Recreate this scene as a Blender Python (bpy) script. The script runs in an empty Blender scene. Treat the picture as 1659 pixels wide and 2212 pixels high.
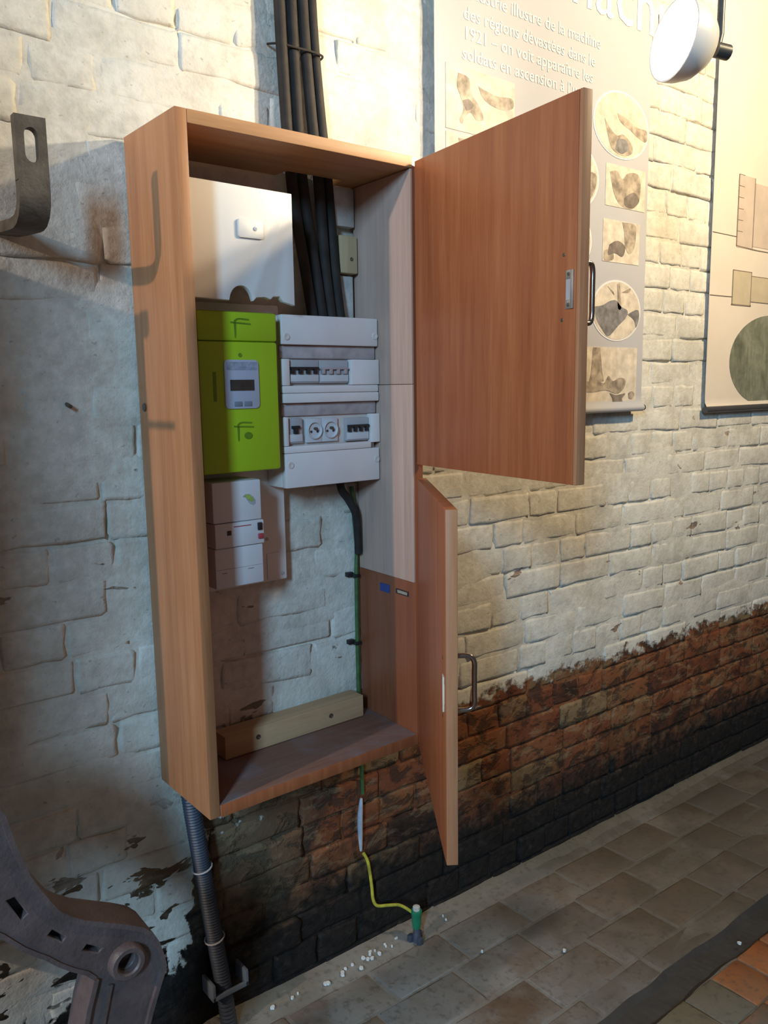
import bpy, bmesh, math, random
from mathutils import Vector, Matrix, noise

# ------------------------------------------------------------------ units
# Survey units: x along the brick wall, y into the wall (wall face y=0), z up from camera height.
U = 1.10                     # survey unit -> metre
FLOOR0 = 1.345               # camera height above the floor in survey units
def W(p): return Vector((p[0]*U, p[1]*U, (p[2]+FLOOR0)*U))
C = bpy.context.scene.collection
rnd = random.Random(7)

# ------------------------------------------------------------------ camera, world, light, exposure
cam = bpy.data.cameras.new('camera'); camo = bpy.data.objects.new('camera', cam); C.objects.link(camo)
cam.sensor_fit = 'VERTICAL'; cam.sensor_height = 36.0; cam.lens = 1780/2212*36.0
cam.clip_start = 0.02; cam.clip_end = 60
_R = ((0.77788887, -0.62821562, -0.01529871), (-0.10637291, -0.10764424, -0.98848243), (0.61933328, 0.77055685, -0.15056039))
rx, dn, fw = Vector(_R[0]), Vector(_R[1]), Vector(_R[2])
m3 = Matrix((rx, -dn, -fw)).transposed()
camo.matrix_world = Matrix.Translation(W((0, -1.45, 0))) @ m3.to_4x4()
bpy.context.scene.camera = camo

world = bpy.data.worlds.new('world'); bpy.context.scene.world = world; world.use_nodes = True
bg = world.node_tree.nodes['Background']; bg.inputs[0].default_value = (1.0, 0.87, 0.83, 1); bg.inputs[1].default_value = 0.085

def look(o, target):
    d = Vector(target) - o.location
    o.rotation_euler = d.to_track_quat('-Z', 'Y').to_euler()
def area(name, loc, target, sx, sy, power, col):
    l = bpy.data.lights.new(name, 'AREA'); l.shape = 'RECTANGLE'; l.size = sx*U; l.size_y = sy*U; l.energy = power; l.color = col
    o = bpy.data.objects.new(name, l); C.objects.link(o); o.location = W(loc); look(o, W(target)); return o
def point(name, loc, r, power, col):
    l = bpy.data.lights.new(name, 'POINT'); l.shadow_soft_size = r; l.energy = power; l.color = col
    o = bpy.data.objects.new(name, l); C.objects.link(o); o.location = W(loc); return o
# daylight from the window behind and to the left of the viewer
area('window_daylight', (-3.3, -3.7, 1.75), (0.9, 0, -0.4), 0.50, 1.2, 300, (0.37, 0.68, 1.0))
# small lamp far to the left, next floodlight of the row to the right, both outside the view
point('left_lamp', (-2.0, -0.61, 0.89), 0.03, 165, (1.0, 0.80, 0.64))
area('next_floodlight', (2.30, -1.50, 1.30), (2.30, 0, 1.02), 0.12, 0.12, 47, (1.0, 0.79, 0.49)).data.spread = math.radians(140)
FLOOD_W, FLOOD_L = 43.0, 400.0   # the floodlight's beam and the glare of its bulb (the lamp itself is built below)

sc = bpy.context.scene
sc.view_settings.view_transform = 'Standard'; sc.view_settings.look = 'None'
sc.view_settings.exposure = 0.0; sc.view_settings.gamma = 1.0; sc.view_settings.use_curve_mapping = False

# ------------------------------------------------------------------ materials
class N:
    def __init__(s, name):
        s.m = bpy.data.materials.new(name); s.m.use_nodes = True
        s.t = s.m.node_tree; s.t.nodes.clear()
        s.out = s.n('ShaderNodeOutputMaterial'); s.b = s.n('ShaderNodeBsdfPrincipled'); s.l(s.b.outputs[0], s.out.inputs[0])
    def n(s, t, **k):
        x = s.t.nodes.new(t)
        for a, v in k.items(): setattr(x, a, v)
        return x
    def l(s, a, b): s.t.links.new(a, b)
    def put(s, sock, v):
        if hasattr(v, 'node'): s.l(v, sock)
        else:
            if isinstance(v, (tuple, list)) and len(v) == 3 and sock.type == 'RGBA': v = (*v, 1)
            sock.default_value = v
    def pos(s): return s.n('ShaderNodeNewGeometry').outputs['Position']
    def mapping(s, vec, scale=(1, 1, 1), loc=(0, 0, 0)):
        x = s.n('ShaderNodeMapping'); s.l(vec, x.inputs[0]); x.inputs['Scale'].default_value = scale; x.inputs['Location'].default_value = loc; return x.outputs[0]
    def noise(s, vec, scale, detail=4, rough=0.55, dist=0.0):
        x = s.n('ShaderNodeTexNoise'); s.l(vec, x.inputs['Vector']); x.inputs['Scale'].default_value = scale
        x.inputs['Detail'].default_value = detail; x.inputs['Roughness'].default_value = rough; x.inputs['Distortion'].default_value = dist
        return x.outputs['Fac']
    def math(s, op, a, b=0.0, c=None, clamp=False):
        x = s.n('ShaderNodeMath', operation=op, use_clamp=clamp); s.put(x.inputs[0], a); s.put(x.inputs[1], b)
        if c is not None: s.put(x.inputs[2], c)
        return x.outputs[0]
    def ramp(s, f, stops, interp='LINEAR'):
        x = s.n('ShaderNodeValToRGB'); x.color_ramp.interpolation = interp; s.put(x.inputs[0], f); e = x.color_ramp.elements
        while len(e) < len(stops): e.new(0.5)
        for i, (p, c) in enumerate(stops):
            e[i].position = p
            if not isinstance(c, (tuple, list)): c = (c, c, c)
            e[i].color = (*c[:3], 1)
        return x.outputs[0]
    def step(s, f, a, b):
        x = s.n('ShaderNodeMapRange', interpolation_type='SMOOTHSTEP'); s.put(x.inputs[0], f); x.inputs[1].default_value = a; x.inputs[2].default_value = b; return x.outputs[0]
    def mix(s, f, a, b, mode='MIX'):
        x = s.n('ShaderNodeMix', data_type='RGBA', blend_type=mode); s.put(x.inputs[0], f); s.put(x.inputs[6], a); s.put(x.inputs[7], b); return x.outputs[2]
    def xyz(s, v):
        x = s.n('ShaderNodeSeparateXYZ'); s.l(v, x.inputs[0]); return x.outputs
    def bump(s, h, strength=0.3, dist=0.01):
        x = s.n('ShaderNodeBump'); x.inputs['Strength'].default_value = strength; x.inputs['Distance'].default_value = dist; s.l(h, x.inputs['Height']); s.l(x.outputs[0], s.b.inputs['Normal'])
    def set(s, col=None, rough=None, metal=None, spec=None, emit=None, es=None):
        B = s.b.inputs
        if col is not None: s.put(B['Base Color'], col)
        if rough is not None: s.put(B['Roughness'], rough)
        if metal is not None: B['Metallic'].default_value = metal
        if spec is not None: B['Specular IOR Level'].default_value = spec
        if emit is not None: s.put(B['Emission Color'], emit); B['Emission Strength'].default_value = es
        return s.m

def flat(name, col, rough=0.5, metal=0.0, var=0.12, scale=18.0, bump=0.0, spec=0.5):
    k = N(name); p = k.pos(); f = k.noise(p, scale, 5)
    lo = tuple(c*(1-var) for c in col); hi = tuple(min(1, c*(1+var)) for c in col)
    k.set(k.ramp(f, [(0.3, lo), (0.7, hi)]), rough, metal, spec)
    if bump: k.bump(k.noise(p, scale*6, 4), bump, 0.003)
    return k.m

def masonry(name, per_brick):
    k = N(name); p = k.pos(); X, Y, Z = k.xyz(p)
    xs = k.math('DIVIDE', X, U); zs = k.math('SUBTRACT', k.math('DIVIDE', Z, U), FLOOR0)
    big = k.noise(p, 2.2, 4); mid = k.noise(p, 9, 6, 0.62); fine = k.noise(p, 42, 6, 0.6); patch = k.noise(k.mapping(p, (14, 14, 20)), 1.0, 3, 0.5, 0.6)
    # paint: whitewash with grey grime
    white = k.ramp(mid, [(0.28, (0.50, 0.465, 0.395)), (0.5, (0.66, 0.625, 0.54)), (0.75, (0.76, 0.73, 0.65))])
    grime = k.step(k.math('ADD', k.math('MULTIPLY', big, 0.5), k.math('MULTIPLY', fine, 0.5)), 0.42, 0.66)
    white = k.mix(k.math('MULTIPLY', grime, 0.55), white, (0.40, 0.37, 0.31))
    speck = k.step(k.noise(k.mapping(p, (1, 1, 1.3)), 58, 4, 0.6), 0.645, 0.71)
    white = k.mix(k.math('MULTIPLY', speck, 0.45), white, (0.20, 0.18, 0.15))
    # bare brick: red, ochre, black
    obj = k.n('ShaderNodeObjectInfo').outputs['Random'] if per_brick else k.noise(k.mapping(p, (5, 5, 13)), 1.0, 1)
    hue = k.math('ADD', k.math('MULTIPLY', obj, 0.62), k.math('ADD', -0.12, k.math('MULTIPLY', k.noise(p, 13, 5, 0.65, 0.3), 0.62)))
    bare = k.ramp(hue, [(0.18, (0.055, 0.025, 0.015)), (0.36, (0.17, 0.050, 0.021)), (0.52, (0.22, 0.080, 0.032)), (0.70, (0.20, 0.115, 0.050)), (0.95, (0.26, 0.19, 0.105))])
    blot = k.step(k.noise(k.mapping(p, (1, 1, 1.4)), 13, 6, 0.66, 0.6), 0.49, 0.60)
    bare = k.mix(k.math('MULTIPLY', blot, 0.75), bare, (0.035, 0.022, 0.016))
    bare = k.mix(k.step(fine, 0.58, 0.74), bare, (0.05, 0.034, 0.026))
    bare = k.mix(k.math('MULTIPLY', k.step(xs, 1.02, 0.80), 0.6), bare, (0.135, 0.115, 0.070))
    # worn remains of paint over the bare zone
    rem = k.step(k.noise(k.mapping(p, (1, 1, 2.6)), 10, 6, 0.66, 0.5), 0.52, 0.60)
    bare = k.mix(k.math('MULTIPLY', rem, 0.42), bare, (0.30, 0.205, 0.115))
    tar = k.ramp(fine, [(0.3, (0.007, 0.006, 0.005)), (0.6, (0.020, 0.016, 0.014)), (0.82, (0.060, 0.045, 0.038))])
    # lower edge of the paint along the wall, and of the bare band above the tar
    edge = k.ramp(k.math('DIVIDE', xs, 4.0), [(0.0, 0.43), (0.158, 0.43), (0.168, 0.88), (0.235, 0.96), (0.30, 0.98), (0.40, 0.985), (0.60, 0.955), (0.85, 0.94)])
    edge = k.math('SUBTRACT', k.math('MULTIPLY', edge, 0.6), 1.40)
    rag = k.math('SUBTRACT', k.math('ADD', k.math('MULTIPLY', patch, 0.6), k.math('MULTIPLY', fine, 0.4)), 0.5)
    d1 = k.math('ADD', k.math('SUBTRACT', zs, edge), k.math('MULTIPLY', rag, k.math('ADD', 0.20, k.math('MULTIPLY', k.step(xs, 1.15, 0.85), 0.26))))
    m_white = k.step(d1, -0.012, 0.012)
    flake = k.step(k.noise(k.mapping(p, (9, 9, 19)), 1.0, 4, 0.55, 0.5), 0.585, 0.60)
    band = k.math('MULTIPLY', k.step(zs, -0.74, -0.90), k.step(xs, 0.72, 0.62))
    m_white = k.math('MULTIPLY', m_white, k.math('SUBTRACT', 1.0, k.math('MULTIPLY', flake, band)))
    thin = k.step(k.noise(k.mapping(p, (6, 6, 15), (3, 0, 1)), 1.0, 4, 0.6, 0.3), 0.66, 0.675)
    m_white = k.math('MULTIPLY', m_white, k.math('SUBTRACT', 1.0, k.math('MULTIPLY', thin, k.math('MULTIPLY', k.step(zs, 0.1, -0.3), 0.75))))
    tedge = k.ramp(k.math('DIVIDE', xs, 4.0), [(0.0, 0.88), (0.150, 0.88), (0.19, 0.66), (0.30, 0.74), (0.45, 0.60), (0.8, 0.54)])
    tedge = k.math('SUBTRACT', k.math('MULTIPLY', tedge, 0.4), 1.40)
    d2 = k.math('ADD', k.math('SUBTRACT', zs, tedge), k.math('MULTIPLY', rag, 0.35))
    m_tar = k.step(d2, -0.07, 0.13)
    low = k.mix(m_tar, tar, bare)
    col = k.mix(m_white, low, white)
    k.set(col, k.math('SUBTRACT', 0.95, k.math('MULTIPLY', mid, 0.15)), 0, 0.25)
    rough_h = k.math('ADD', k.math('MULTIPLY', mid, 0.6), k.math('ADD', k.math('MULTIPLY', fine, 0.35), k.math('MULTIPLY', m_white, 0.25)))
    rough_h = k.math('ADD', rough_h, k.math('MULTIPLY', k.math('MULTIPLY', blot, -0.5), k.math('SUBTRACT', 1.0, m_white)))
    rough_h = k.math('ADD', rough_h, k.math('MULTIPLY', k.noise(p, 120, 4, 0.6), 0.16))
    k.bump(rough_h, 0.62, 0.012)
    return k.m

def wood(name, a, b, c, rough=0.45, axis='z', spec=0.4, dirt=0.0):
    k = N(name); p = k.pos()
    sc_ = {'z': (1, 1, 0.05), 'x': (0.05, 1, 1), 'y': (1, 0.05, 1)}[axis]
    g = k.noise(k.mapping(p, tuple(s*34 for s in sc_)), 1.0, 7, 0.62, 0.35); f = k.noise(k.mapping(p, tuple(s*190 for s in sc_)), 1.0, 4, 0.6)
    v = k.math('ADD', k.math('MULTIPLY', g, 0.7), k.math('MULTIPLY', f, 0.3))
    col = k.ramp(v, [(0.28, a), (0.5, b), (0.74, c)])
    if dirt:
        dm = k.step(k.noise(p, 7, 5, 0.6), 0.42, 0.7); col = k.mix(k.math('MULTIPLY', dm, dirt), col, (0.235, 0.20, 0.20))
    k.set(col, k.math('ADD', rough, k.math('MULTIPLY', k.math('SUBTRACT', f, 0.5), 0.3)), 0, spec)
    k.bump(f, 0.12, 0.002)
    return k.m

M = {}
M['brick'] = masonry('painted_brick', True)
M['mortar'] = masonry('painted_mortar', False)
M['wood_side'] = wood('orange_brown_wood', (0.31, 0.124, 0.050), (0.42, 0.182, 0.078), (0.52, 0.25, 0.115), 0.5)
M['wood_top'] = wood('orange_brown_wood_lengthwise', (0.32, 0.145, 0.062), (0.44, 0.22, 0.095), (0.52, 0.29, 0.14), 0.5, 'x')
M['wood_door'] = wood('red_brown_varnished_wood', (0.255, 0.070, 0.026), (0.35, 0.107, 0.040), (0.44, 0.160, 0.062), 0.40)
M['wood_edge'] = wood('door_edge_wood', (0.31, 0.125, 0.060), (0.41, 0.185, 0.088), (0.52, 0.27, 0.125), 0.5)
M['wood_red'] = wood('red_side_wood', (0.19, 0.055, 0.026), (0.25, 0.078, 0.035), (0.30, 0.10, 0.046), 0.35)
M['lining'] = wood('pale_lining_board', (0.40, 0.26, 0.20), (0.50, 0.345, 0.275), (0.58, 0.42, 0.34), 0.6)
M['wood_floor'] = wood('dusty_wood', (0.16, 0.075, 0.048), (0.22, 0.11, 0.075), (0.28, 0.15, 0.105), 0.6, 'x', 0.3, 0.7)
M['batten'] = wood('pale_batten_wood', (0.42, 0.26, 0.13), (0.52, 0.34, 0.185), (0.60, 0.41, 0.235), 0.6, 'x')
M['packer'] = wood('packing_block_wood', (0.36, 0.25, 0.13), (0.45, 0.33, 0.19), (0.52, 0.40, 0.25), 0.7, 'z')
M['white'] = flat('white_plastic', (0.70, 0.70, 0.70), 0.42, 0, 0.05, 6)
M['board_white'] = flat('aged_white_plastic', (0.74, 0.665, 0.63), 0.45, 0, 0.06, 8)
M['white_box'] = flat('cream_plastic', (0.74, 0.71, 0.66), 0.45, 0, 0.04, 6)
M['white_old'] = flat('dusty_white_plastic', (0.66, 0.57, 0.52), 0.5, 0, 0.12, 14)
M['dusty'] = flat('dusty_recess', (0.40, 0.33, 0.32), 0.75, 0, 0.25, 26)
M['module'] = flat('grey_module_plastic', (0.40, 0.39, 0.40), 0.45, 0, 0.06, 20)
M['module_light'] = flat('light_module_plastic', (0.58, 0.57, 0.58), 0.45, 0, 0.06, 20)
M['toggle_pale'] = flat('pale_toggle', (0.42, 0.34, 0.34), 0.4, 0, 0.05, 20)
M['black'] = flat('black_plastic', (0.018, 0.018, 0.020), 0.45, 0, 0.2, 30)
M['cable'] = flat('black_sheath', (0.026, 0.021, 0.018), 0.72, 0, 0.35, 25, 0.1, 0.25)
M['lime'] = flat('lime_plastic', (0.37, 0.55, 0.018), 0.40, 0, 0.04, 5)
M['lime_dark'] = flat('dark_lime_print', (0.13, 0.24, 0.012), 0.5, 0, 0.1, 30)
M['display'] = flat('grey_blue_display', (0.43, 0.46, 0.55), 0.35, 0, 0.03, 10)
M['display_dark'] = flat('grey_label_strip', (0.30, 0.33, 0.40), 0.4, 0, 0.25, 120)
M['lcd'] = flat('lcd_glass', (0.045, 0.042, 0.036), 0.15, 0, 0.2, 40)
M['button'] = flat('grey_button', (0.20, 0.23, 0.27), 0.4, 0, 0.05, 30)
M['socket_hole'] = flat('dark_socket_hole', (0.05, 0.05, 0.055), 0.6, 0, 0.1, 30)
M['red'] = flat('red_plastic', (0.42, 0.06, 0.07), 0.4, 0, 0.1, 30)
M['leaf'] = flat('leaf_print_green', (0.34, 0.46, 0.10), 0.5, 0, 0.2, 200)
M['leaf_grey'] = flat('leaf_print_grey', (0.36, 0.40, 0.40), 0.5, 0, 0.1, 60)
M['ink'] = flat('grey_ink', (0.28, 0.28, 0.29), 0.6, 0, 0.1, 60)
M['steel'] = flat('zinc_steel', (0.52, 0.50, 0.47), 0.35, 0.75, 0.1, 60)
M['strike_white'] = flat('ivory_strike', (0.66, 0.62, 0.50), 0.4, 0.0, 0.08, 60)
M['chrome'] = flat('dull_chrome', (0.40, 0.33, 0.28), 0.22, 1.0, 0.1, 20)
M['screw'] = flat('dark_screw', (0.14, 0.11, 0.08), 0.45, 0.6, 0.2, 60)
M['blue'] = flat('blue_sticker', (0.02, 0.05, 0.20), 0.5, 0, 0.1, 60)
M['sticker'] = flat('black_sticker', (0.025, 0.02, 0.02), 0.5, 0, 0.1, 60)
M['sticker_txt'] = flat('pale_sticker_print', (0.32, 0.28, 0.22), 0.5, 0, 0.3, 300)
M['green_wire'] = flat('green_wire', (0.050, 0.115, 0.035), 0.45, 0, 0.35, 45)
M['yellow_wire'] = flat('yellow_green_wire', (0.42, 0.40, 0.045), 0.45, 0, 0.3, 60)
M['tape'] = flat('pale_tape', (0.42, 0.45, 0.52), 0.5, 0, 0.15, 50)
M['green_cap'] = flat('green_plastic', (0.012, 0.20, 0.10), 0.4, 0, 0.15, 40)
M['conduit'] = flat('blue_grey_conduit', (0.048, 0.060, 0.085), 0.5, 0, 0.15, 30)
M['iron'] = flat('brown_painted_iron', (0.120, 0.084, 0.078), 0.48, 0.1, 0.25, 22, 0.35)
M['iron_hook'] = flat('rusty_iron', (0.105, 0.082, 0.060), 0.6, 0.2, 0.35, 28, 0.4)
M['reflector'] = flat('white_reflector', (0.85, 0.83, 0.78), 0.35, 0, 0.02, 5)
M['lamp_shell'] = flat('lamp_shell', (0.08, 0.08, 0.08), 0.4, 0.4, 0.1, 30)
M['chip'] = flat('white_paint_chips', (0.72, 0.74, 0.72), 0.8, 0, 0.1, 60)
M['plaster'] = flat('grey_white_plaster', (0.50, 0.47, 0.44), 0.9, 0, 0.25, 22, 0.4)
M['banner'] = flat('grey_banner_cloth', (0.44, 0.425, 0.43), 0.6, 0, 0.03, 4)
M['banner_text'] = flat('cream_print', (0.78, 0.73, 0.64), 0.6, 0, 0.03, 10)
M['banner2'] = flat('beige_banner_cloth', (0.66, 0.575, 0.475), 0.6, 0, 0.04, 5)
M['line'] = flat('brown_line_print', (0.22, 0.17, 0.125), 0.6, 0, 0.1, 10)
M['ochre_print'] = flat('ochre_print', (0.50, 0.42, 0.29), 0.6, 0, 0.08, 18)
M['pink_print'] = flat('pinkish_print', (0.52, 0.42, 0.34), 0.6, 0, 0.08, 18)
M['print_light'] = flat('sepia_light', (0.62, 0.53, 0.415), 0.6, 0, 0.22, 34)
M['print_mid'] = flat('sepia_mid', (0.36, 0.29, 0.215), 0.6, 0, 0.5, 40)
M['print_dark'] = flat('sepia_dark', (0.185, 0.148, 0.12), 0.6, 0, 0.4, 40)
M['print_grey'] = flat('cool_grey_print', (0.20, 0.185, 0.18), 0.6, 0, 0.4, 45)
M['print_ring'] = flat('white_ring', (0.72, 0.68, 0.64), 0.6, 0, 0.03, 9)
def green_photo():
    k = N('green_grey_photo'); p = k.pos()
    f = k.math('ADD', k.math('MULTIPLY', k.noise(p, 14, 6, 0.65, 0.4), 0.7), k.math('MULTIPLY', k.noise(k.mapping(p, (60, 60, 12)), 1.0, 3), 0.3))
    return k.set(k.ramp(f, [(0.3, (0.085, 0.090, 0.060)), (0.5, (0.17, 0.175, 0.125)), (0.66, (0.26, 0.26, 0.19))]), 0.6)
M['green_photo'] = green_photo()

def paving(name, stops, dirt):
    k = N(name); p = k.pos(); o = k.n('ShaderNodeObjectInfo').outputs['Random']
    mid = k.noise(p, 8, 6, 0.62); fine = k.noise(p, 55, 5, 0.6); big = k.noise(p, 2.6, 4)
    col = k.ramp(k.math('ADD', k.math('MULTIPLY', o, 0.8), k.math('MULTIPLY', mid, 0.2)), stops, 'LINEAR')
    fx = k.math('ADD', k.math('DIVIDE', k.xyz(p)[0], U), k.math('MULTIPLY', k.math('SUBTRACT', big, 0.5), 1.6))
    dust_and_light = k.mix(k.step(fx, 1.75, 1.15), (0.118, 0.095, 0.066), (0.29, 0.275, 0.25))  # dust colour with light put in: paler on the daylit left, darker right
    d = k.step(k.math('ADD', k.math('MULTIPLY', big, 0.5), k.math('MULTIPLY', mid, 0.5)), 0.36, 0.58)
    col = k.mix(k.math('MULTIPLY', d, dirt), col, dust_and_light)
    col = k.mix(k.math('MULTIPLY', k.step(fine, 0.5, 0.7), 0.5), col, (0.085, 0.07, 0.055))
    k.set(col, k.math('SUBTRACT', 0.85, k.math('MULTIPLY', mid, 0.35)), 0, 0.4)
    k.bump(k.math('ADD', k.math('MULTIPLY', mid, 0.6), k.math('MULTIPLY', fine, 0.4)), 0.4, 0.006)
    return k.m
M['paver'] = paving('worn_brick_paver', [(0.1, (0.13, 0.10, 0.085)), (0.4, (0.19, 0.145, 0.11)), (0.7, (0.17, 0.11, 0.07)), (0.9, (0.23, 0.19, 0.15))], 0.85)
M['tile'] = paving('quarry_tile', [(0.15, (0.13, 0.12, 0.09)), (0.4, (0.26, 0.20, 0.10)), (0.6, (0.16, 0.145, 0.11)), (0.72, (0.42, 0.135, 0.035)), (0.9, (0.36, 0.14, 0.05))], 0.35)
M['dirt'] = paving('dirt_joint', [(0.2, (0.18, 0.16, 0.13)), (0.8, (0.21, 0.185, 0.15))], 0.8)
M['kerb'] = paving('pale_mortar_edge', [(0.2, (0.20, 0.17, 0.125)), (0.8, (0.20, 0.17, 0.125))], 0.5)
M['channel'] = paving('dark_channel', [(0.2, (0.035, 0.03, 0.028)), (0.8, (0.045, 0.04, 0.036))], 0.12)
def emitter():
    k = N('hot_bulb'); return k.set((1, 1, 1), 0.5, emit=(1.0, 0.86, 0.63), es=FLOOD_L)
M['bulb'] = emitter()

# ------------------------------------------------------------------ mesh helpers (survey units)
class MB:
    def __init__(s): s.bm = bmesh.new()
    def box(s, x0, x1, y0, y1, z0, z1, bev=0.0, M4=None, seg=2):
        r = bmesh.ops.create_cube(s.bm, size=1.0)['verts']
        T = Matrix.Translation(((x0+x1)/2, (y0+y1)/2, (z0+z1)/2)) @ Matrix.Diagonal((abs(x1-x0), abs(y1-y0), abs(z1-z0), 1))
        bmesh.ops.transform(s.bm, matrix=T, verts=r)
        if bev:
            es = list({e for v in r for e in v.link_edges})
            q = bmesh.ops.bevel(s.bm, geom=es, offset=bev, segments=seg, affect='EDGES', profile=0.5)
            r = list({v for f in q['faces'] for v in f.verts} | {v for v in r if v.is_valid})
        if M4: bmesh.ops.transform(s.bm, matrix=M4, verts=r)
        return s
    def prism(s, poly, axis, a, b, M4=None, bev=0.0):
        # poly in the two other axes: axis 'y' -> (x,z); 'x' -> (y,z); 'z' -> (x,y)
        def P(p, d): return {'y': (p[0], d, p[1]), 'x': (d, p[0], p[1]), 'z': (p[0], p[1], d)}[axis]
        A = [s.bm.verts.new(P(p, a)) for p in poly]; B = [s.bm.verts.new(P(p, b)) for p in poly]
        n = len(poly); fs = [s.bm.faces.new(A), s.bm.faces.new(list(reversed(B)))]
        for i in range(n): fs.append(s.bm.faces.new((A[i], B[i], B[(i+1) % n], A[(i+1) % n])))
        bmesh.ops.recalc_face_normals(s.bm, faces=fs)
        vs = A+B
        if bev:
            es = list({e for f in fs[:2] for e in f.edges})
            q = bmesh.ops.bevel(s.bm, geom=es, offset=bev, segments=2, affect='EDGES', profile=0.5)
            vs = list({v for f in q['faces'] for v in f.verts} | {v for v in vs if v.is_valid})
        if M4: bmesh.ops.transform(s.bm, matrix=M4, verts=vs)
        return s
    def tube(s, pts, r, seg=12, cap=True, M4=None):
        pts = [Vector(p) for p in pts]; n = len(pts); rings = []; up = None
        for i, p in enumerate(pts):
            t = ((pts[min(i+1, n-1)]-pts[max(i-1, 0)])).normalized()
            if up is None: up = t.orthogonal().normalized()
            up = (up - t*up.dot(t)).normalized(); bi = t.cross(up)
            rr = r[i] if isinstance(r, (list, tuple)) else r
            rings.append([s.bm.verts.new(p + up*math.cos(2*math.pi*k/seg)*rr + bi*math.sin(2*math.pi*k/seg)*rr) for k in range(seg)])
        for a, b in zip(rings, rings[1:]):
            for k in range(seg): s.bm.faces.new((a[k], a[(k+1) % seg], b[(k+1) % seg], b[k]))
        if cap: s.bm.faces.new(list(reversed(rings[0]))); s.bm.faces.new(rings[-1])
        if M4: bmesh.ops.transform(s.bm, matrix=M4, verts=[v for q in rings for v in q])
        return s
    def lathe(s, prof, p0, ax, seg=20, M4=None):
        # prof: (along, radius)
        ax = Vector(ax).normalized(); up = ax.orthogonal().normalized(); bi = ax.cross(up); p0 = Vector(p0); rings = []
        for h, r in prof:
            rings.append([s.bm.verts.new(p0 + ax*h + (up*math.cos(2*math.pi*k/seg)+bi*math.sin(2*math.pi*k/seg))*max(r, 1e-5)) for k in range(seg)])
        for a, b in zip(rings, rings[1:]):
            for k in range(seg): s.bm.faces.new((a[k], a[(k+1) % seg], b[(k+1) % seg], b[k]))
        if M4: bmesh.ops.transform(s.bm, matrix=M4, verts=[v for q in rings for v in q])
        return s
    def build(s, name, mat, parent=None, smooth=40):
        bmesh.ops.recalc_face_normals(s.bm, faces=s.bm.faces[:])
        root = parent
        while root is not None and root.parent is not None: root = root.parent
        o0 = root.location.copy() if root is not None else None
        for v in s.bm.verts: v.co = W(v.co)
        if o0 is None:
            xs = [v.co for v in s.bm.verts]
            o0 = Vector(((min(c.x for c in xs)+max(c.x for c in xs))/2, (min(c.y for c in xs)+max(c.y for c in xs))/2, min(c.z for c in xs)))
        for v in s.bm.verts: v.co -= o0
        me = bpy.data.meshes.new(name); s.bm.to_mesh(me); s.bm.free()
        me.materials.append(mat)
        if smooth:
            for f in me.polygons: f.use_smooth = True
            me.set_sharp_from_angle(angle=math.radians(smooth))
        o = bpy.data.objects.new(name, me); C.objects.link(o)
        if parent is not None: o.parent = parent
        else: o.location = o0
        return o
def tag(o, label, cat=None, group=None, kind=None):
    if label: o['label'] = label
    if cat: o['category'] = cat
    if group: o['group'] = group
    if kind: o['kind'] = kind
    return o
def thing(name, loc, label, cat, group=None):
    o = bpy.data.objects.new(name, None); C.objects.link(o); o.location = W(loc); o.empty_display_size = 0.05
    return tag(o, label, cat, group)
def bx(name, mat, parent, *a, **k): return MB().box(*a, **k).build(name, mat, parent)
def arc(cx, cz, rx_, rz_, a0, a1, n): return [(cx+rx_*math.cos(math.radians(a0+(a1-a0)*i/n)), cz+rz_*math.sin(math.radians(a0+(a1-a0)*i/n))) for i in range(n+1)]
def rrect(x0, x1, z0, z1, r, n=5):
    return arc(x1-r, z1-r, r, r, 0, 90, n)+arc(x0+r, z1-r, r, r, 90, 180, n)+arc(x0+r, z0+r, r, r, 180, 270, n)+arc(x1-r, z0+r, r, r, 270, 360, n)
def ellipse(cx, cz, a, b, n=40): return arc(cx, cz, a, b, 0, 360-360/n, n-1)
def smooth_path(pts, n=6):
    out = []; P = [Vector(p) for p in pts]
    for i in range(len(P)-1):
        p0, p1, p2, p3 = P[max(i-1, 0)], P[i], P[i+1], P[min(i+2, len(P)-1)]
        for k in range(n):
            t = k/n; out.append(0.5*((2*p1)+(p2-p0)*t+(2*p0-5*p1+4*p2-p3)*t*t+(3*p1-p0-3*p2+p3)*t**3))
    out.append(P[-1]); return out

# ------------------------------------------------------------------ the brick wall
def slope(z): return -0.0143*(0.75-z)
def zc(x, z): return z + slope(z)*(x-0.6)
def fz(x): return -1.3357-0.03*(x-1.0)

def wall():
    X0, X1, Z0, Z1, h = -0.9, 3.9, -1.50, 1.45, 0.016
    nx, nz = int((X1-X0)/h), int((Z1-Z0)/h)
    vs = []; fs = []
    for j in range(nz+1):
        z = Z0+(Z1-Z0)*j/nz
        for i in range(nx+1):
            x = X0+(X1-X0)*i/nx
            n1 = noise.noise((x*7, z*11, 0.3)); n2 = noise.noise((x*34, z*34, 4.1)); n3 = noise.noise((x*2.1, z*3.1, 9.0))
            n4 = noise.noise((x*3.1, z*16, 7.7))
            sm = min(1.0, max(0.0, (1.45-x)/0.5))*min(1.0, max(0.0, (z+0.75)/0.5))
            y = -0.0006 - 0.0016*sm - 0.0020*n1 - 0.0012*n2 - 0.0014*n3 + max(0.0, n4-0.16)*0.024*(1-0.3*sm)
            if z < -0.80 and x > 0.66: y += 0.004
            vs.append(W((x, y, z)))
    w = nx+1
    for j in range(nz):
        for i in range(nx):
            a = j*w+i; fs.append((a, a+1, a+w+1, a+w))
    me = bpy.data.meshes.new('wall_back'); me.from_pydata([tuple(v) for v in vs], [], fs); me.materials.append(M['mortar'])
    for f in me.polygons: f.use_smooth = True
    o = bpy.data.objects.new('wall_back', me); C.objects.link(o); o['kind'] = 'structure'
    return o
WALL = wall()

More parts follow.
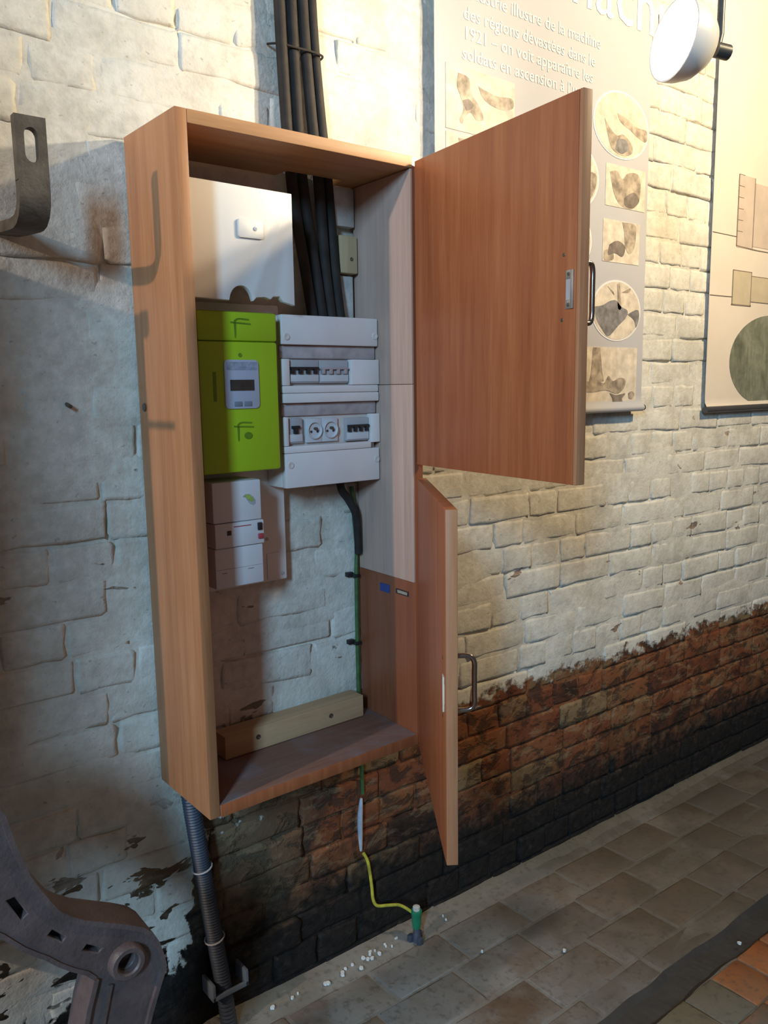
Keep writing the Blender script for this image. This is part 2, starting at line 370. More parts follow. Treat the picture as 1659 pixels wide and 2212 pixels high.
def brick_mesh(L, H, seed):
    r = random.Random(seed); D = 0.020
    xs = [0, 0.007, L*0.36+r.uniform(-.01, .01), L*0.68+r.uniform(-.01, .01), L-0.007, L]; zs = [0, 0.007, H*0.5, H-0.007, H]
    vs, fs = [], []
    nx, nz = len(xs), len(zs)
    for j, z in enumerate(zs):
        for i, x in enumerate(xs):
            edge = (i in (0, nx-1)) + (j in (0, nz-1))
            y = (0, 0.0011, 0.0026)[edge] + r.uniform(-0.0010, 0.0010)
            q = 0.0038 if edge else 0.001
            vs.append((x-L/2+r.uniform(-q, q), y, z-H/2+r.uniform(-q, q)))
    for j in range(nz-1):
        for i in range(nx-1):
            a = j*nx+i; fs.append((a, a+1, a+nx+1, a+nx))
    ring = [i for i in range(nx)]+[j*nx+nx-1 for j in range(1, nz)]+[(nz-1)*nx+i for i in range(nx-2, -1, -1)]+[j*nx for j in range(nz-2, 0, -1)]
    b0 = len(vs)
    for i in ring: v = vs[i]; vs.append((v[0], D, v[2]))
    n = len(ring)
    for i in range(n): fs.append((ring[i], b0+i, b0+(i+1) % n, ring[(i+1) % n]))
    return vs, fs
VAR = {}
def variant(kind, L, H):
    k = (kind, rnd.randrange(7))
    if k not in VAR:
        vs, fs = brick_mesh(L, H, hash(k[1])*31+len(kind))
        me = bpy.data.meshes.new('brick'); me.from_pydata([(v[0]*U, v[1]*U, v[2]*U) for v in vs], [], fs); me.materials.append(M['brick'])
        bm = bmesh.new(); bm.from_mesh(me); bmesh.ops.recalc_face_normals(bm, faces=bm.faces[:]); bm.to_mesh(me); bm.free()
        for f in me.polygons: f.use_smooth = True
        VAR[k] = me
    return VAR[k]

def project(p):
    d = Vector(p)-Vector((0, -1.45, 0)); c = (rx.dot(d), dn.dot(d), fw.dot(d))
    return (829.5+1780*c[0]/c[2], 1106+1780*c[1]/c[2], c[2]) if c[2] > 0.05 else (-9e9, 0, 1)
def bricks():
    H = 0.069; recs = []
    k = -21
    while True:
        z = 0.0785 + k*H + H/2
        if z > 1.42: break
        x = -0.85 + rnd.uniform(0, 0.12); head = k % 2 == 0
        while x < 3.75:
            kind = 'header' if (head and rnd.random() < 0.8) or (not head and rnd.random() < 0.12) else 'stretcher'
            L = 0.108 if kind == 'header' else 0.217
            z2 = zc(x+L/2, z)
            if z2 - H/2 > fz(x)-0.05: recs.append((x+L/2, z2, L, kind))
            x += L + 0.0055 + rnd.uniform(-0.002, 0.003)
        k += 1
    def score(r):
        px, py, d = project((r[0], 0, r[1]))
        if not (-20 < px < 1680 and -20 < py < 2232): return 0
        if 1.33 < r[0] < 2.06 and r[1] > -0.05: return 0
        if r[0] > 2.5 and r[1] > -0.06: return 0
        if 0.66 < r[0] < 1.06 and -0.38 < r[1] < 0.36: return 0
        return r[2]/d**3
    order = sorted(range(len(recs)), key=lambda i: -score(recs[i]))
    pick = set(order[:300])
    far_v, far_f = [], []
    for i, (x, z, L, kind) in enumerate(recs):
        low = z < -0.80 and x > 0.66
        dy = rnd.gauss(0, 0.0010)*(2.6 if low else 1.0)+0.0005; ry = rnd.gauss(0, 0.006)+slope(z); rxx = rnd.gauss(0, 0.009); rzz = rnd.gauss(0, 0.004)
        loc = W((x, dy-0.0022, z)); me = variant(kind, L, 0.0640)
        rot = Matrix.Rotation(-ry, 4, 'Y') @ Matrix.Rotation(rxx, 4, 'X') @ Matrix.Rotation(rzz, 4, 'Z')
        if i in pick:
            o = bpy.data.objects.new('brick', me); C.objects.link(o); o.parent = WALL; o.location = loc; o.rotation_euler = rot.to_euler()
        else:
            b = len(far_v)
            for v in me.vertices: far_v.append(tuple(loc + rot @ v.co))
            for f in me.polygons: far_f.append(tuple(b+j for j in f.vertices))
    me = bpy.data.meshes.new('outer_bricks'); me.from_pydata(far_v, [], far_f); me.materials.append(M['mortar'])
    for f in me.polygons: f.use_smooth = True
    o = bpy.data.objects.new('outer_bricks', me); C.objects.link(o); o.parent = WALL; o['kind'] = 'stuff'
bricks()

# ------------------------------------------------------------------ the floor
def floor():
    X0, X1, Y0, Y1 = -0.9, 3.9, -2.2, 0.03; vs, fs = [], []
    ys = [Y1, -0.03, -0.07, -0.25, -0.45, -0.500, -0.514, -0.566, -0.580, -0.75, -1.2, Y0]; xs = [X0+(X1-X0)*i/240 for i in range(241)]
    for y in ys:
        for x in xs:
            z = fz(x)-0.0016
            yy = y + (noise.noise((x*9, y*3, 2.2))*0.012 if -0.59 < y < -0.49 else 0)
            if -0.57 < y < -0.51: z -= 0.012+0.006*noise.noise((x*14, y*9, 5))
            if y > -0.04: z += 0.006
            vs.append(tuple(W((x, yy, z))))
    w = len(xs)
    for j in range(len(ys)-1):
        for i in range(w-1): a = j*w+i; fs.append((a, a+w, a+w+1, a+1))
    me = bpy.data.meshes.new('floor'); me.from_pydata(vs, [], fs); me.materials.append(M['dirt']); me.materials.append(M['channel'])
    for n, f in enumerate(me.polygons):
        f.use_smooth = False
        if n//(w-1) in (5, 6, 7): f.material_index = 1
    o = bpy.data.objects.new('floor', me); C.objects.link(o); o['kind'] = 'structure'; return o
FLOOR = floor()
def slab_mesh(L, Wd, seed, mat, bev=0.004, th=0.02):
    r = random.Random(seed); xs = [0, bev, L/2, L-bev, L]; ys = [0, bev, Wd/2, Wd-bev, Wd]; vs = []; fs = []
    for y in range(5):
        for x in range(5):
            e = (x in (0, 4)) + (y in (0, 4))
            vs.append((xs[x]-L/2+r.uniform(-.002, .002), ys[y]-Wd/2+r.uniform(-.002, .002), (0, -0.0012, -0.0026)[e]+r.uniform(-.0009, .0009)))
    for j in range(4):
        for i in range(4): a = j*5+i; fs.append((a, a+1, a+6, a+5))
    ring = [0, 1, 2, 3, 4, 9, 14, 19, 24, 23, 22, 21, 20, 15, 10, 5]; b = 25
    for i in ring: vs.append((vs[i][0], vs[i][1], -th))
    for i in range(16): fs.append((ring[i], b+i, b+(i+1) % 16, ring[(i+1) % 16]))
    me = bpy.data.meshes.new('slab'); me.from_pydata([tuple(c*U for c in v) for v in vs], [], fs); me.materials.append(mat)
    bm = bmesh.new(); bm.from_mesh(me); bmesh.ops.recalc_face_normals(bm, faces=bm.faces[:]); bm.to_mesh(me); bm.free()
    for f in me.polygons: f.use_smooth = True
    return me
def paving_rows():
    pav = [slab_mesh(0.214, 0.114, s, M['paver']) for s in range(6)]; til = [slab_mesh(0.108, 0.108, 20+s, M['tile'], 0.003) for s in range(6)]
    tilt = math.atan(0.03)
    def put(name, me, x, y, dz=0.0):
        o = bpy.data.objects.new(name, me); C.objects.link(o); o.parent = FLOOR; o.location = W((x, y, fz(x)+dz+rnd.uniform(-.0015, .0008)))
        o.rotation_euler = (rnd.gauss(0, .006), tilt+rnd.gauss(0, .005), rnd.gauss(0, .008))
    for y, off in ((-0.130, 1.037), (-0.250, 0.973), (-0.372, 1.083)):
        k = -3
        while off+k*0.222 < 3.5:
            x = off+k*0.222+0.111
            if x > 0.3: put('paving_brick', rnd.choice(pav), x, y)
            k += 1
    half = [slab_mesh(0.214, 0.060, 40+s, M['paver']) for s in range(3)]
    for k in range(-3, 10): put('paving_brick', rnd.choice(half), 1.02+k*0.222, -0.466)
    for j in range(7):
        y = -0.634-j*0.112
        for k in range(-9, 15):
            x = 1.697+k*0.112+(0.0 if j % 2 == 0 else 0.02)
            put('floor_tile', rnd.choice(til), x, y, 0.001)
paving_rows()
def kerb():
    m = MB(); r = random.Random(3)
    xs = [0.2+i*0.05 for i in range(74)]
    A, B, Cc = [], [], []
    for x in xs:
        n = noise.noise((x*6, 1.7, 0))*0.010+r.uniform(-.003, .003)
        A.append(m.bm.verts.new((x, 0.012, fz(x)+0.014+n*0.5))); B.append(m.bm.verts.new((x, -0.022+n, fz(x)+0.010))); Cc.append(m.bm.verts.new((x, -0.050+1.6*n, fz(x)-0.006)))
    for i in range(len(xs)-1):
        m.bm.faces.new((A[i], A[i+1], B[i+1], B[i])); m.bm.faces.new((B[i], B[i+1], Cc[i+1], Cc[i]))
    o = m.build('trim_1', M['kerb']); o['kind'] = 'structure'
kerb()
def chips():
    m = MB(); r = random.Random(11)
    spots = [(1.055, -0.035), (1.075, -0.04), (1.09, -0.03), (1.10, -0.045), (1.12, -0.03), (1.135, -0.035), (1.155, -0.03), (1.01, -0.04), (0.99, -0.05), (1.03, -0.05), (0.93, -0.045), (0.86, -0.035), (0.80, -0.04), (1.30, -0.04), (1.29, -0.19), (1.80, -0.565), (1.44, -0.31)]
    for x, y in spots:
        for q in range(2 if y > -0.06 else 1):
            cx, cy = x+r.uniform(-.012, .012), y+r.uniform(-.010, .008); R = r.uniform(.0025, .0065); a0 = r.uniform(0, 6)
            m.prism([(cx+R*r.uniform(.6, 1)*math.cos(a0+t*1.257), cy+R*r.uniform(.6, 1)*math.sin(a0+t*1.257)) for t in range(5)], 'z', fz(cx)+0.0035, fz(cx)+0.0085)
    o = m.build('paint_chips', M['chip']); tag(o, 'loose white paint chips scattered on the floor along the wall', 'debris', kind='stuff')
chips()

# ------------------------------------------------------------------ the cabinet
ZT, ZB = 0.430, -0.744
cab = thing('electrical_cabinet', (0.85, -0.1, ZB), 'tall open orange-brown wooden cabinet on the brick wall with two doors swung open', 'cabinet')
lp = bx('side_panel', M['wood_side'], cab, 0.597, 0.617, -0.210, -0.008, ZB, ZT, bev=0.0012)
MB().lathe([(0, 0), (0, 0.007), (0.002, 0.0075), (0.003, 0.006), (0.003, 0)], (0.597, -0.033, -0.030), (-1, 0, 0), 16).build('plug', M['screw'], lp)
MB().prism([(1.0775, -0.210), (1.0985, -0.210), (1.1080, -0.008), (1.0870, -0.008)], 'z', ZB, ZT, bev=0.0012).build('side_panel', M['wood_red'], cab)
def on_panel(y, d): return (1.0775+(y+0.210)*0.0095/0.202-d, y)
def panel_piece(name, mat, par, y0, y1, z0, z1, d, bev=0.0):
    return MB().prism([on_panel(y0, 0.0002), on_panel(y0, d), on_panel(y1, d), on_panel(y1, 0.0002)], 'z', z0, z1, bev=bev).build(name, mat, par)
panel_piece('lining_board', M['lining'], cab, -0.2085, -0.014, -0.397, 0.0030, 0.0035, 0.0005)['label'] = 'lower pale lining board'
panel_piece('lining_board', M['lining'], cab, -0.2085, -0.014, 0.0040, 0.408, 0.0035, 0.0005)['label'] = 'upper pale lining board'
MB().prism([(0.6175, -0.210), (1.0770, -0.210), (1.0865, -0.010), (1.035, -0.010), (1.030, -0.052), (0.900, -0.052), (0.897, -0.012), (0.6175, -0.012)], 'z', ZT-0.021, ZT, bev=0.001).build('top_panel', M['wood_top'], cab)
MB().prism([(0.6175, -0.210), (1.0770, -0.210), (1.0860, -0.022), (0.6175, -0.022)], 'z', ZB, ZB+0.021, bev=0.001).build('bottom_panel', M['wood_floor'], cab)
bx('bottom_lipping', M['wood_door'], cab, 0.6175, 1.0768, -0.2135, -0.2103, ZB, ZB+0.0215, bev=0.0006)
# stickers on the red lower side
panel_piece('sticker', M['blue'], cab, -0.120, -0.085, -0.437, -0.419, 0.0008)['label'] = 'dark blue sticker'
st = panel_piece('sticker', M['sticker'], cab, -0.186, -0.142, -0.432, -0.421, 0.0008); st['label'] = 'black sticker with worn pale print'
panel_piece('sticker_print', M['sticker_txt'], st, -0.181, -0.148, -0.4295, -0.4235, 0.0012)
# batten
bt = bx('batten', M['batten'], cab, 0.709, 1.050, -0.060, -0.014, -0.7215, -0.6740, bev=0.0012)
for x, z in ((0.783, -0.694), (0.962, -0.698)):
    MB().lathe([(0, 0.0052), (0.0015, 0.0050), (0.0022, 0.0034), (0.0006, 0.0012), (0.0006, 0)], (x, -0.0598, z), (0, -1, 0), 14).build('screw', M['screw'], bt)

def door(ang, z0, z1, upper):
    a = math.radians(ang); dr = Vector((math.sin(a), -math.cos(a), 0)); n = Vector((math.cos(a), math.sin(a), 0))
    # local: x=u along the leaf from the hinge, y=v outward (inner face v=0), z
    T = Matrix(((dr.x, n.x, 0, 1.0785), (dr.y, n.y, 0, -0.2140), (0, 0, 1, 0), (0, 0, 0, 1)))
    Wd, th = (0.446 if upper else 0.434), 0.019
    leaf = MB().box(0.002, Wd-0.008, 0, th, z0, z1, bev=0.0012, M4=T).build('door', M['wood_door'], cab)
    leaf['label'] = 'upper door, opened wide' if upper else 'lower door, half open'
    MB().box(Wd-0.0075, Wd, 0.0003, th-0.0003, z0, z1, bev=0.0014, M4=T).build('edge_lipping', M['wood_edge'], leaf)
    # strike plate on the inner face
    zc_ = 0.140 if upper else -0.474; u0, u1 = (0.4175, 0.4345) if upper else (0.402, 0.419)
    pl = MB(); um = (u0+u1)/2; hh = 0.0285
    pl.box(u0, u1, -0.0016, 0.0, zc_-hh, zc_-hh+0.013, 0.0007, T); pl.box(u0, u1, -0.0016, 0.0, zc_+hh-0.013, zc_+hh, 0.0007, T)
    pl.box(u1-0.0055, u1, -0.0030, 0.0, zc_-hh, zc_+hh, 0.0007, T)
    p = pl.build('strike_plate', M['steel'] if upper else M['strike_white'], leaf)
    MB().box(u0+0.0005, u1-0.006, -0.0009, 0.0, zc_-hh+0.0132, zc_+hh-0.0132, 0, T).build('magnet', M['module'], p)
    for s in (-1, 1):
        MB().lathe([(0, 0.0028), (0.0008, 0.0026), (0.0012, 0.0012), (0.0004, 0)], (um-0.002, -0.0016, zc_+s*0.0225), (0, -1, 0), 12, T).build('screw', M['screw'], p)
    for du, dz in ((-0.012, 0.052), (-0.016, -0.044)):
        MB().lathe([(0, 0.0030), (0.0004, 0.0026), (0.0004, 0)], (u0+du*0.5, -0.0002, zc_+dz), (0, -1, 0), 10, T).build('old_screw_hole', M['screw'], leaf)
    # bow handle on the outer face
    zb, zt = (0.090, 0.178) if upper else (-0.506, -0.417)
    u = Wd-0.008 if upper else Wd-0.060
    if not upper: u = Wd-0.030
    dpt = 0.015 if upper else 0.030
    pts = [(u, th, zb), (u, th+dpt*0.55, zb), (u, th+dpt*0.86, zb+0.003), (u, th+dpt, zb+0.012)]
    pts += [(u, th+dpt, zb+(zt-zb)*t) for t in (0.3, 0.5, 0.7)]
    pts += [(u, th+dpt, zt-0.012), (u, th+dpt*0.86, zt-0.003), (u, th+dpt*0.55, zt), (u, th, zt)]
    MB().tube(smooth_path(pts, 4), 0.0042, 12, True, T).build('handle', M['chrome'], leaf)
door(-7.98, -0.1550, 0.4195, True)
door(-35.6, -0.752, -0.182, False)

# ------------------------------------------------------------------ equipment inside
pb = thing('mounting_board', (0.77, 0, -0.388), 'white plastic meter mounting board on the wall behind the green meter', 'board')
MB().box(0.650, 0.883, -0.030, -0.006, -0.388, 0.160, bev=0.003).build('board', M['white_box'], pb)
bx('cover_flap', M['white_box'], pb, 0.836, 0.864, -0.0322, -0.030, -0.383, -0.330, bev=0.0008)
bx('clip', M['black'], pb, 0.8835, 0.8405, -0.060, -0.030, -0.030, -0.008, bev=0.001) if False else None
for x, z in ((0.838, -0.300), (0.872, -0.375)):
    MB().lathe([(0, 0.0035), (0.0015, 0.003), (0.0018, 0)], (x, -0.0302, z), (0, -1, 0), 12).build('screw', M['module'], pb)

wb = thing('fuse_box', (0.76, 0, 0.152), 'cream supply fuse box with a half-round cable notch, at the top of the cabinet', 'fuse box')
_k = 0.9887
def _q(pts): return [(x*_k, z*_k) for x, z in pts]
MB().box(0.652, 0.850, -0.1215, -0.012, 0.194, 0.346, bev=0.003).build('body', M['white_box'], wb)
notch = _q(arc(0.752, 0.1545, 0.0235, 0.0265, 180, 0, 14))
MB().prism(_q([(0.6565, 0.353), (0.6565, 0.1565), (0.7275, 0.1545)])+notch[1:-1]+_q([(0.7765, 0.156), (0.783, 0.162), (0.800, 0.1635), (0.812, 0.160), (0.818, 0.1655), (0.832, 0.166), (0.838, 0.1575), (0.864, 0.1515), (0.864, 0.351)]), 'y', -0.1350, -0.1217, bev=0.002).build('cover', M['white_box'], wb)
MB().box(0.650, 0.8535, -0.1213, -0.050, 0.3472, 0.3500, bev=0.001).build('rim', M['white_box'], wb)
lt = MB().prism(rrect(0.7395, 0.7910, 0.2605, 0.2922, 0.005), 'y', -0.1385, -0.1352, bev=0.001).build('latch_plate', M['white_box'], wb)
MB().lathe([(0, 0.0038), (0.0012, 0.0034), (0.0014, 0.0014), (0.0004, 0)], (0.7740, -0.1386, 0.2775), (0, -1, 0), 12).build('screw', M['module_light'], lt)

mt = thing('electricity_meter', (0.745, -0.03, -0.152), 'lime green electricity meter with a grey display window', 'meter')
YM = -0.115
MB().box(0.6645, 0.8255, YM, -0.0305, -0.1515, 0.0840, bev=0.005).build('body', M['lime'], mt)
MB().box(0.6650, 0.8258, YM, -0.0305, 0.0843, 0.1365, bev=0.005).build('terminal_cover', M['lime'], mt)
dp = MB().prism(rrect(0.7125, 0.7825, -0.036, 0.0515, 0.008), 'y', YM-0.0030, YM+0.0005, bev=0.0012).build('display_panel', M['display'], mt)
bx('label_strip', M['display_dark'], dp, 0.7165, 0.7785, YM-0.0036, YM-0.0029, 0.0335, 0.0475)
bx('screen', M['lcd'], dp, 0.7225, 0.7715, YM-0.0037, YM-0.0029, -0.0035, 0.0160)
for x in (0.7370, 0.7570): bx('button', M['button'], dp, x-0.008, x+0.008, YM-0.0045, YM-0.0029, -0.0315, -0.0228, bev=0.0008)
MB().lathe([(0, 0.0036), (0.0012, 0.0032), (0.0012, 0.0018), (0.0002, 0)], (0.746, YM-0.0002, 0.0600), (0, -1, 0), 14).build('seal_screw', M['lime_dark'], mt)
def hook_mark(x, z):
    m = MB()
    m.prism([(x-0.016, z+0.0015), (x+0.024, z-0.0005), (x+0.024, z+0.0018), (x-0.016, z+0.004)], 'y', YM-0.0012, YM+0.0002)
    m.prism(arc(x+0.003, z+0.0035, 0.0125, 0.0072, 178, 60, 6)+arc(x+0.003, z+0.0035, 0.0095, 0.0048, 60, 178, 6), 'y', YM-0.0012, YM+0.0002)
    m.prism([(x+0.009, z+0.0078), (x+0.021, z+0.0072), (x+0.021, z+0.0094), (x+0.008, z+0.0105)], 'y', YM-0.0012, YM+0.0002)
    m.prism([(x-0.0095, z+0.002), (x-0.0055, z+0.002), (x-0.0065, z-0.024), (x-0.0085, z-0.024)], 'y', YM-0.0012, YM+0.0002)
    m.build('moulded_mark', M['lime_dark'], mt)
hook_mark(0.7455, 0.1145); hook_mark(0.7440, -0.0700)
MB().prism(ellipse(0.757, -0.085, 0.0085, 0.0065, 14), 'y', YM-0.0010, YM+0.0002).build('moulded_mark', M['lime_dark'], mt)
bx('side_print', M['lime_dark'], mt, 0.6905, 0.6965, YM-0.0006, YM+0.0002, -0.022, 0.030)
bx('side_clip', M['black'], mt, 0.8257, 0.8330, -0.100, -0.080, -0.030, -0.008, bev=0.0008)

bb = thing('main_breaker', (0.73, -0.03, -0.364), 'white main breaker with black and red buttons below the green meter', 'breaker')
YB = -0.110
MB().box(0.6810, 0.7815, YB, -0.0305, -0.2425, -0.1675, bev=0.0025).build('upper_cover', M['white'], bb)
MB().box(0.6815, 0.7835, YB-0.0035, -0.0305, -0.2885, -0.2435, bev=0.002).build('middle_section', M['white'], bb)
MB().box(0.6810, 0.7815, YB, -0.0305, -0.3640, -0.2895, bev=0.0025).build('lower_cover', M['white'], bb)
bx('black_button', M['black'], bb, 0.7690, 0.7780, YB-0.0075, YB-0.0034, -0.2625, -0.2480, bev=0.0012)
bx('red_button', M['red'], bb, 0.7695, 0.7805, YB-0.0075, YB-0.0034, -0.2790, -0.2690, bev=0.0012)
bx('indicator', M['socket_hole'], bb, 0.7055, 0.7140, YB-0.0043, YB-0.0034, -0.2655, -0.2570)
bx('red_line', M['red'], bb, 0.7200, 0.7560, YB-0.0040, YB-0.0034, -0.2516, -0.2500)
for x0, x1, z in ((0.694, 0.704, -0.3365), (0.748, 0.760, -0.3345)): bx('printed_mark', M['ink'], bb, x0, x1, YB-0.0004, YB+0.0002, z, z+0.0016)
bx('seam', M['dusty'], bb, 0.6830, 0.7800, YB-0.0004, YB+0.0002, -0.3290, -0.3284)
lf = [(0.742, -0.1975), (0.748, -0.1930), (0.757, -0.1935), (0.764, -0.1985), (0.769, -0.2055), (0.769, -0.2120), (0.764, -0.2150), (0.757, -0.2120), (0.752, -0.2050), (0.748, -0.1990)]
MB().prism(lf, 'y', YB-0.0005, YB+0.0002).build('leaf_logo', M['leaf_grey'], bb)
MB().prism([(0.744, -0.1972), (0.749, -0.1938), (0.757, -0.1945), (0.763, -0.2000), (0.766, -0.2065), (0.760, -0.2080), (0.754, -0.2040), (0.749, -0.1985)], 'y', YB-0.0009, YB-0.0004).build('leaf_logo', M['leaf'], bb)

db = thing('distribution_board', (0.96, 0, -0.193), 'grey-white two-row distribution board with breakers and two round sockets', 'fuse board')
YD = -0.100
MB().box(0.8440, 1.0755, -0.0840, -0.0308, -0.1930, 0.1375, bev=0.004).build('body', M['white_old'], db)
def plate(z0, z1, x0=0.8450, x1=1.0755, y=YD, name='cover_plate', mat='board_white'): return MB().box(x0, x1, y, -0.0842, z0, z1, bev=0.0022).build(name, M[mat], db)
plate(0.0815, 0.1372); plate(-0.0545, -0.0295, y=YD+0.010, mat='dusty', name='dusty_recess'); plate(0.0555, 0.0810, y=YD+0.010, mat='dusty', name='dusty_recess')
# row 1: rails above, below and blank to the right of the modules
plate(-0.0100, 0.0040); plate(-0.0290, -0.0105, y=YD-0.001)
bx('cover_plate', M['board_white'], db, 0.8450, 0.8605, YD, -0.0842, 0.0045, 0.0548, bev=0.0015); bx('cover_plate', M['board_white'], db, 1.0065, 1.0770, YD-0.001, -0.0842, 0.0045, 0.0548, bev=0.0015)
# row 2
bx('cover_plate', M['board_white'], db, 0.8450, 0.8535, YD-0.001, -0.0842, -0.1110, -0.0550, bev=0.0015); bx('cover_plate', M['board_white'], db, 1.0550, 1.0770, YD-0.001, -0.0842, -0.1140, -0.0550, bev=0.0015)
plate(-0.1250, -0.1115, x1=1.0545); plate(-0.1928, -0.1255)
def breaker(x0, x1, zt, zb, poles, toggle, up, single=False):
    d = 0.093
    b = MB().box(x0+0.0004, x1-0.0004, -d, -0.0842, zb, zt, bev=0.001).build('circuit_breaker', M['module'], db)
    h = zt-zb; zm = (zt+zb)/2
    bx('face', M['module_light'], b, x0+0.0016, x1-0.0016, -d-0.0020, -d+0.0003, zb+h*0.06, zb+h*0.36, bev=0.0006)
    w = (x1-x0)/poles
    if poles > 1: bx('toggle_bar', M[toggle], b, x0+0.003, x1-0.003, -d-0.0065, -d+0.0003, zm+h*0.10, zm+h*0.20, bev=0.0008)
    for i in range(poles):
        cx = x0+(i+0.5)*w
        if poles == 1:
            bx('toggle', M[toggle], b, cx-0.0085, cx+0.0085, -d-0.0065, -d+0.0003, zm+h*0.08, zm+h*0.20, bev=0.0008); bx('toggle', M[toggle], b, cx-0.0045, cx+0.0045, -d-0.0060, -d+0.0003, zm-h*0.12, zm+h*0.10, bev=0.0008)
        else:
            bx('toggle', M[toggle], b, cx-w*0.26, cx+w*0.12, -d-0.0060, -d+0.0003, zm-h*0.10, zm+h*0.12, bev=0.0006)
    return b
breaker(0.8620, 0.9320, 0.0530, 0.0090, 4, 'black', True)['label'] = 'four-pole breaker with black toggles, upper row'
b2 = breaker(0.9330, 1.0040, 0.0525, 0.0085, 4, 'toggle_pale', True); b2['label'] = 'four-pole breaker with pale toggles, upper row'
bx('test_button', M['button'], b2, 0.9365, 0.9455, -0.0965, -0.0928, 0.0270, 0.0380, bev=0.0006)
breaker(0.8550, 0.8900, -0.0580, -0.1065, 1, 'black', True)['label'] = 'single breaker with one black toggle, lower row'
breaker(0.9950, 1.0535, -0.0620, -0.1085, 4, 'black', True)['label'] = 'four-pole breaker with black toggles, lower row'
for cx in (0.9180, 0.9560 + 0.0005):
    s = MB().box(cx-0.0190, cx+0.0190, -0.0915, -0.0842, -0.1070, -0.0600, bev=0.001).build('socket', M['module_light'], db)
    MB().lathe([(0, 0.0170), (0.0040, 0.0172), (0.0046, 0.0162), (0.0040, 0.0150), (0.0004, 0.0142), (0.0004, 0)], (cx, -0.0917, -0.0832), (0, -1, 0), 24).build('socket_ring', M['module_light'], s)
    MB().lathe([(0, 0.0028), (0.0080, 0.0028), (0.0090, 0.0020), (0.0092, 0)], (cx+0.001, -0.0917, -0.0800), (0, -1, 0), 12).build('earth_pin', M['screw'], s)
    for sx in (-1, 1): MB().lathe([(0, 0.0026), (0.0008, 0.0026), (0.0008, 0)], (cx+sx*0.0075, -0.0921, -0.0860), (0, -1, 0), 12).build('socket_hole', M['socket_hole'], s)
for x, z in ((0.8555, 0.0960), (1.0680, 0.1020), (0.8560, -0.1480), (1.0680, -0.1500)):
    MB().lathe([(0, 0.0068), (0.0016, 0.0064), (0.0018, 0.0030), (0.0006, 0.0012), (0.0006, 0)], (x, -0.1000, z), (0, -1, 0), 16).build('screw', M['white_old'], db)

# black supply cables running down the wall into the cabinet
cabs = [('leftmost black cable dropping down the wall into the cabinet', [(0.907, -.027, 1.42), (0.908, -.026, 1.0), (0.909, -.027, 0.74), (0.913, -.03, 0.55), (0.920, -.030, 0.43), (0.930, -.030, 0.34), (0.945, -.034, 0.24), (0.956, -.045, 0.13)], 0.0108),
        ('second black cable from the left, dropping into the cabinet', [(0.934, -.026, 1.42), (0.934, -.026, 1.0), (0.936, -.026, 0.74), (0.941, -.028, 0.55), (0.947, -.028, 0.43), (0.957, -.030, 0.34), (0.970, -.034, 0.24), (0.979, -.045, 0.13)], 0.0108),
        ('third black cable from the left, slanting away from the others', [(0.960, -.028, 1.42), (0.960, -.028, 1.0), (0.961, -.028, 0.74), (0.972, -.030, 0.55), (0.983, -.032, 0.43), (0.990, -.032, 0.34), (0.995, -.034, 0.24), (1.001, -.045, 0.13)], 0.0108),
        ('rightmost black cable, brown in the lamp light, outside the bundle', [(0.984, -.024, 1.42), (0.984, -.024, 1.0), (0.984, -.024, 0.74), (0.996, -.026, 0.55), (1.008, -.028, 0.43), (1.015, -.028, 0.34), (1.019, -.032, 0.24), (1.023, -.045, 0.13)], 0.0108)]
for lab, pts, r in cabs:
    o = MB().tube(smooth_path(pts, 5), r, 14).build('supply_cable', M['cable']); tag(o, lab, 'cable', 'black supply cables')
# small wire tie on the bundle
tg = MB().tube(smooth_path([(0.893, -0.006, 0.648), (0.905, -0.030, 0.644), (0.940, -0.042, 0.640), (0.975, -0.043, 0.640), (1.000, -0.036, 0.640), (1.010, -0.010, 0.642)], 4), 0.0022, 8).build('wire_tie', M['cable'])
tag(tg, 'thin dark wire tie around the black cables above the cabinet', 'tie')
# packing blocks and trunking in the upper right of the cabinet
o = MB().box(1.022, 1.078, -0.026, -0.004, 0.327, 0.4045, bev=0.003).build('packing_block', M['plaster']); tag(o, 'grey plastered packing block beside the cables, upper of two', 'block')
o = MB().box(1.034, 1.0785, -0.034, -0.004, 0.233, 0.309, bev=0.003).build('packing_block', M['packer']); tag(o, 'tan wooden packing block with a screw, below the grey one', 'block')
MB().lathe([(0, 0.004), (0.0015, 0.0035), (0.0018, 0.0012), (0.0006, 0)], (1.062, -0.0341, 0.262), (0, -1, 0), 12).build('screw', M['screw'], o)
o = MB().box(1.038, 1.074, -0.022, -0.004, 0.142, 0.229, bev=0.002).build('cable_trunking', M['plaster']); tag(o, 'short pale trunking stub behind the distribution board', 'trunking')

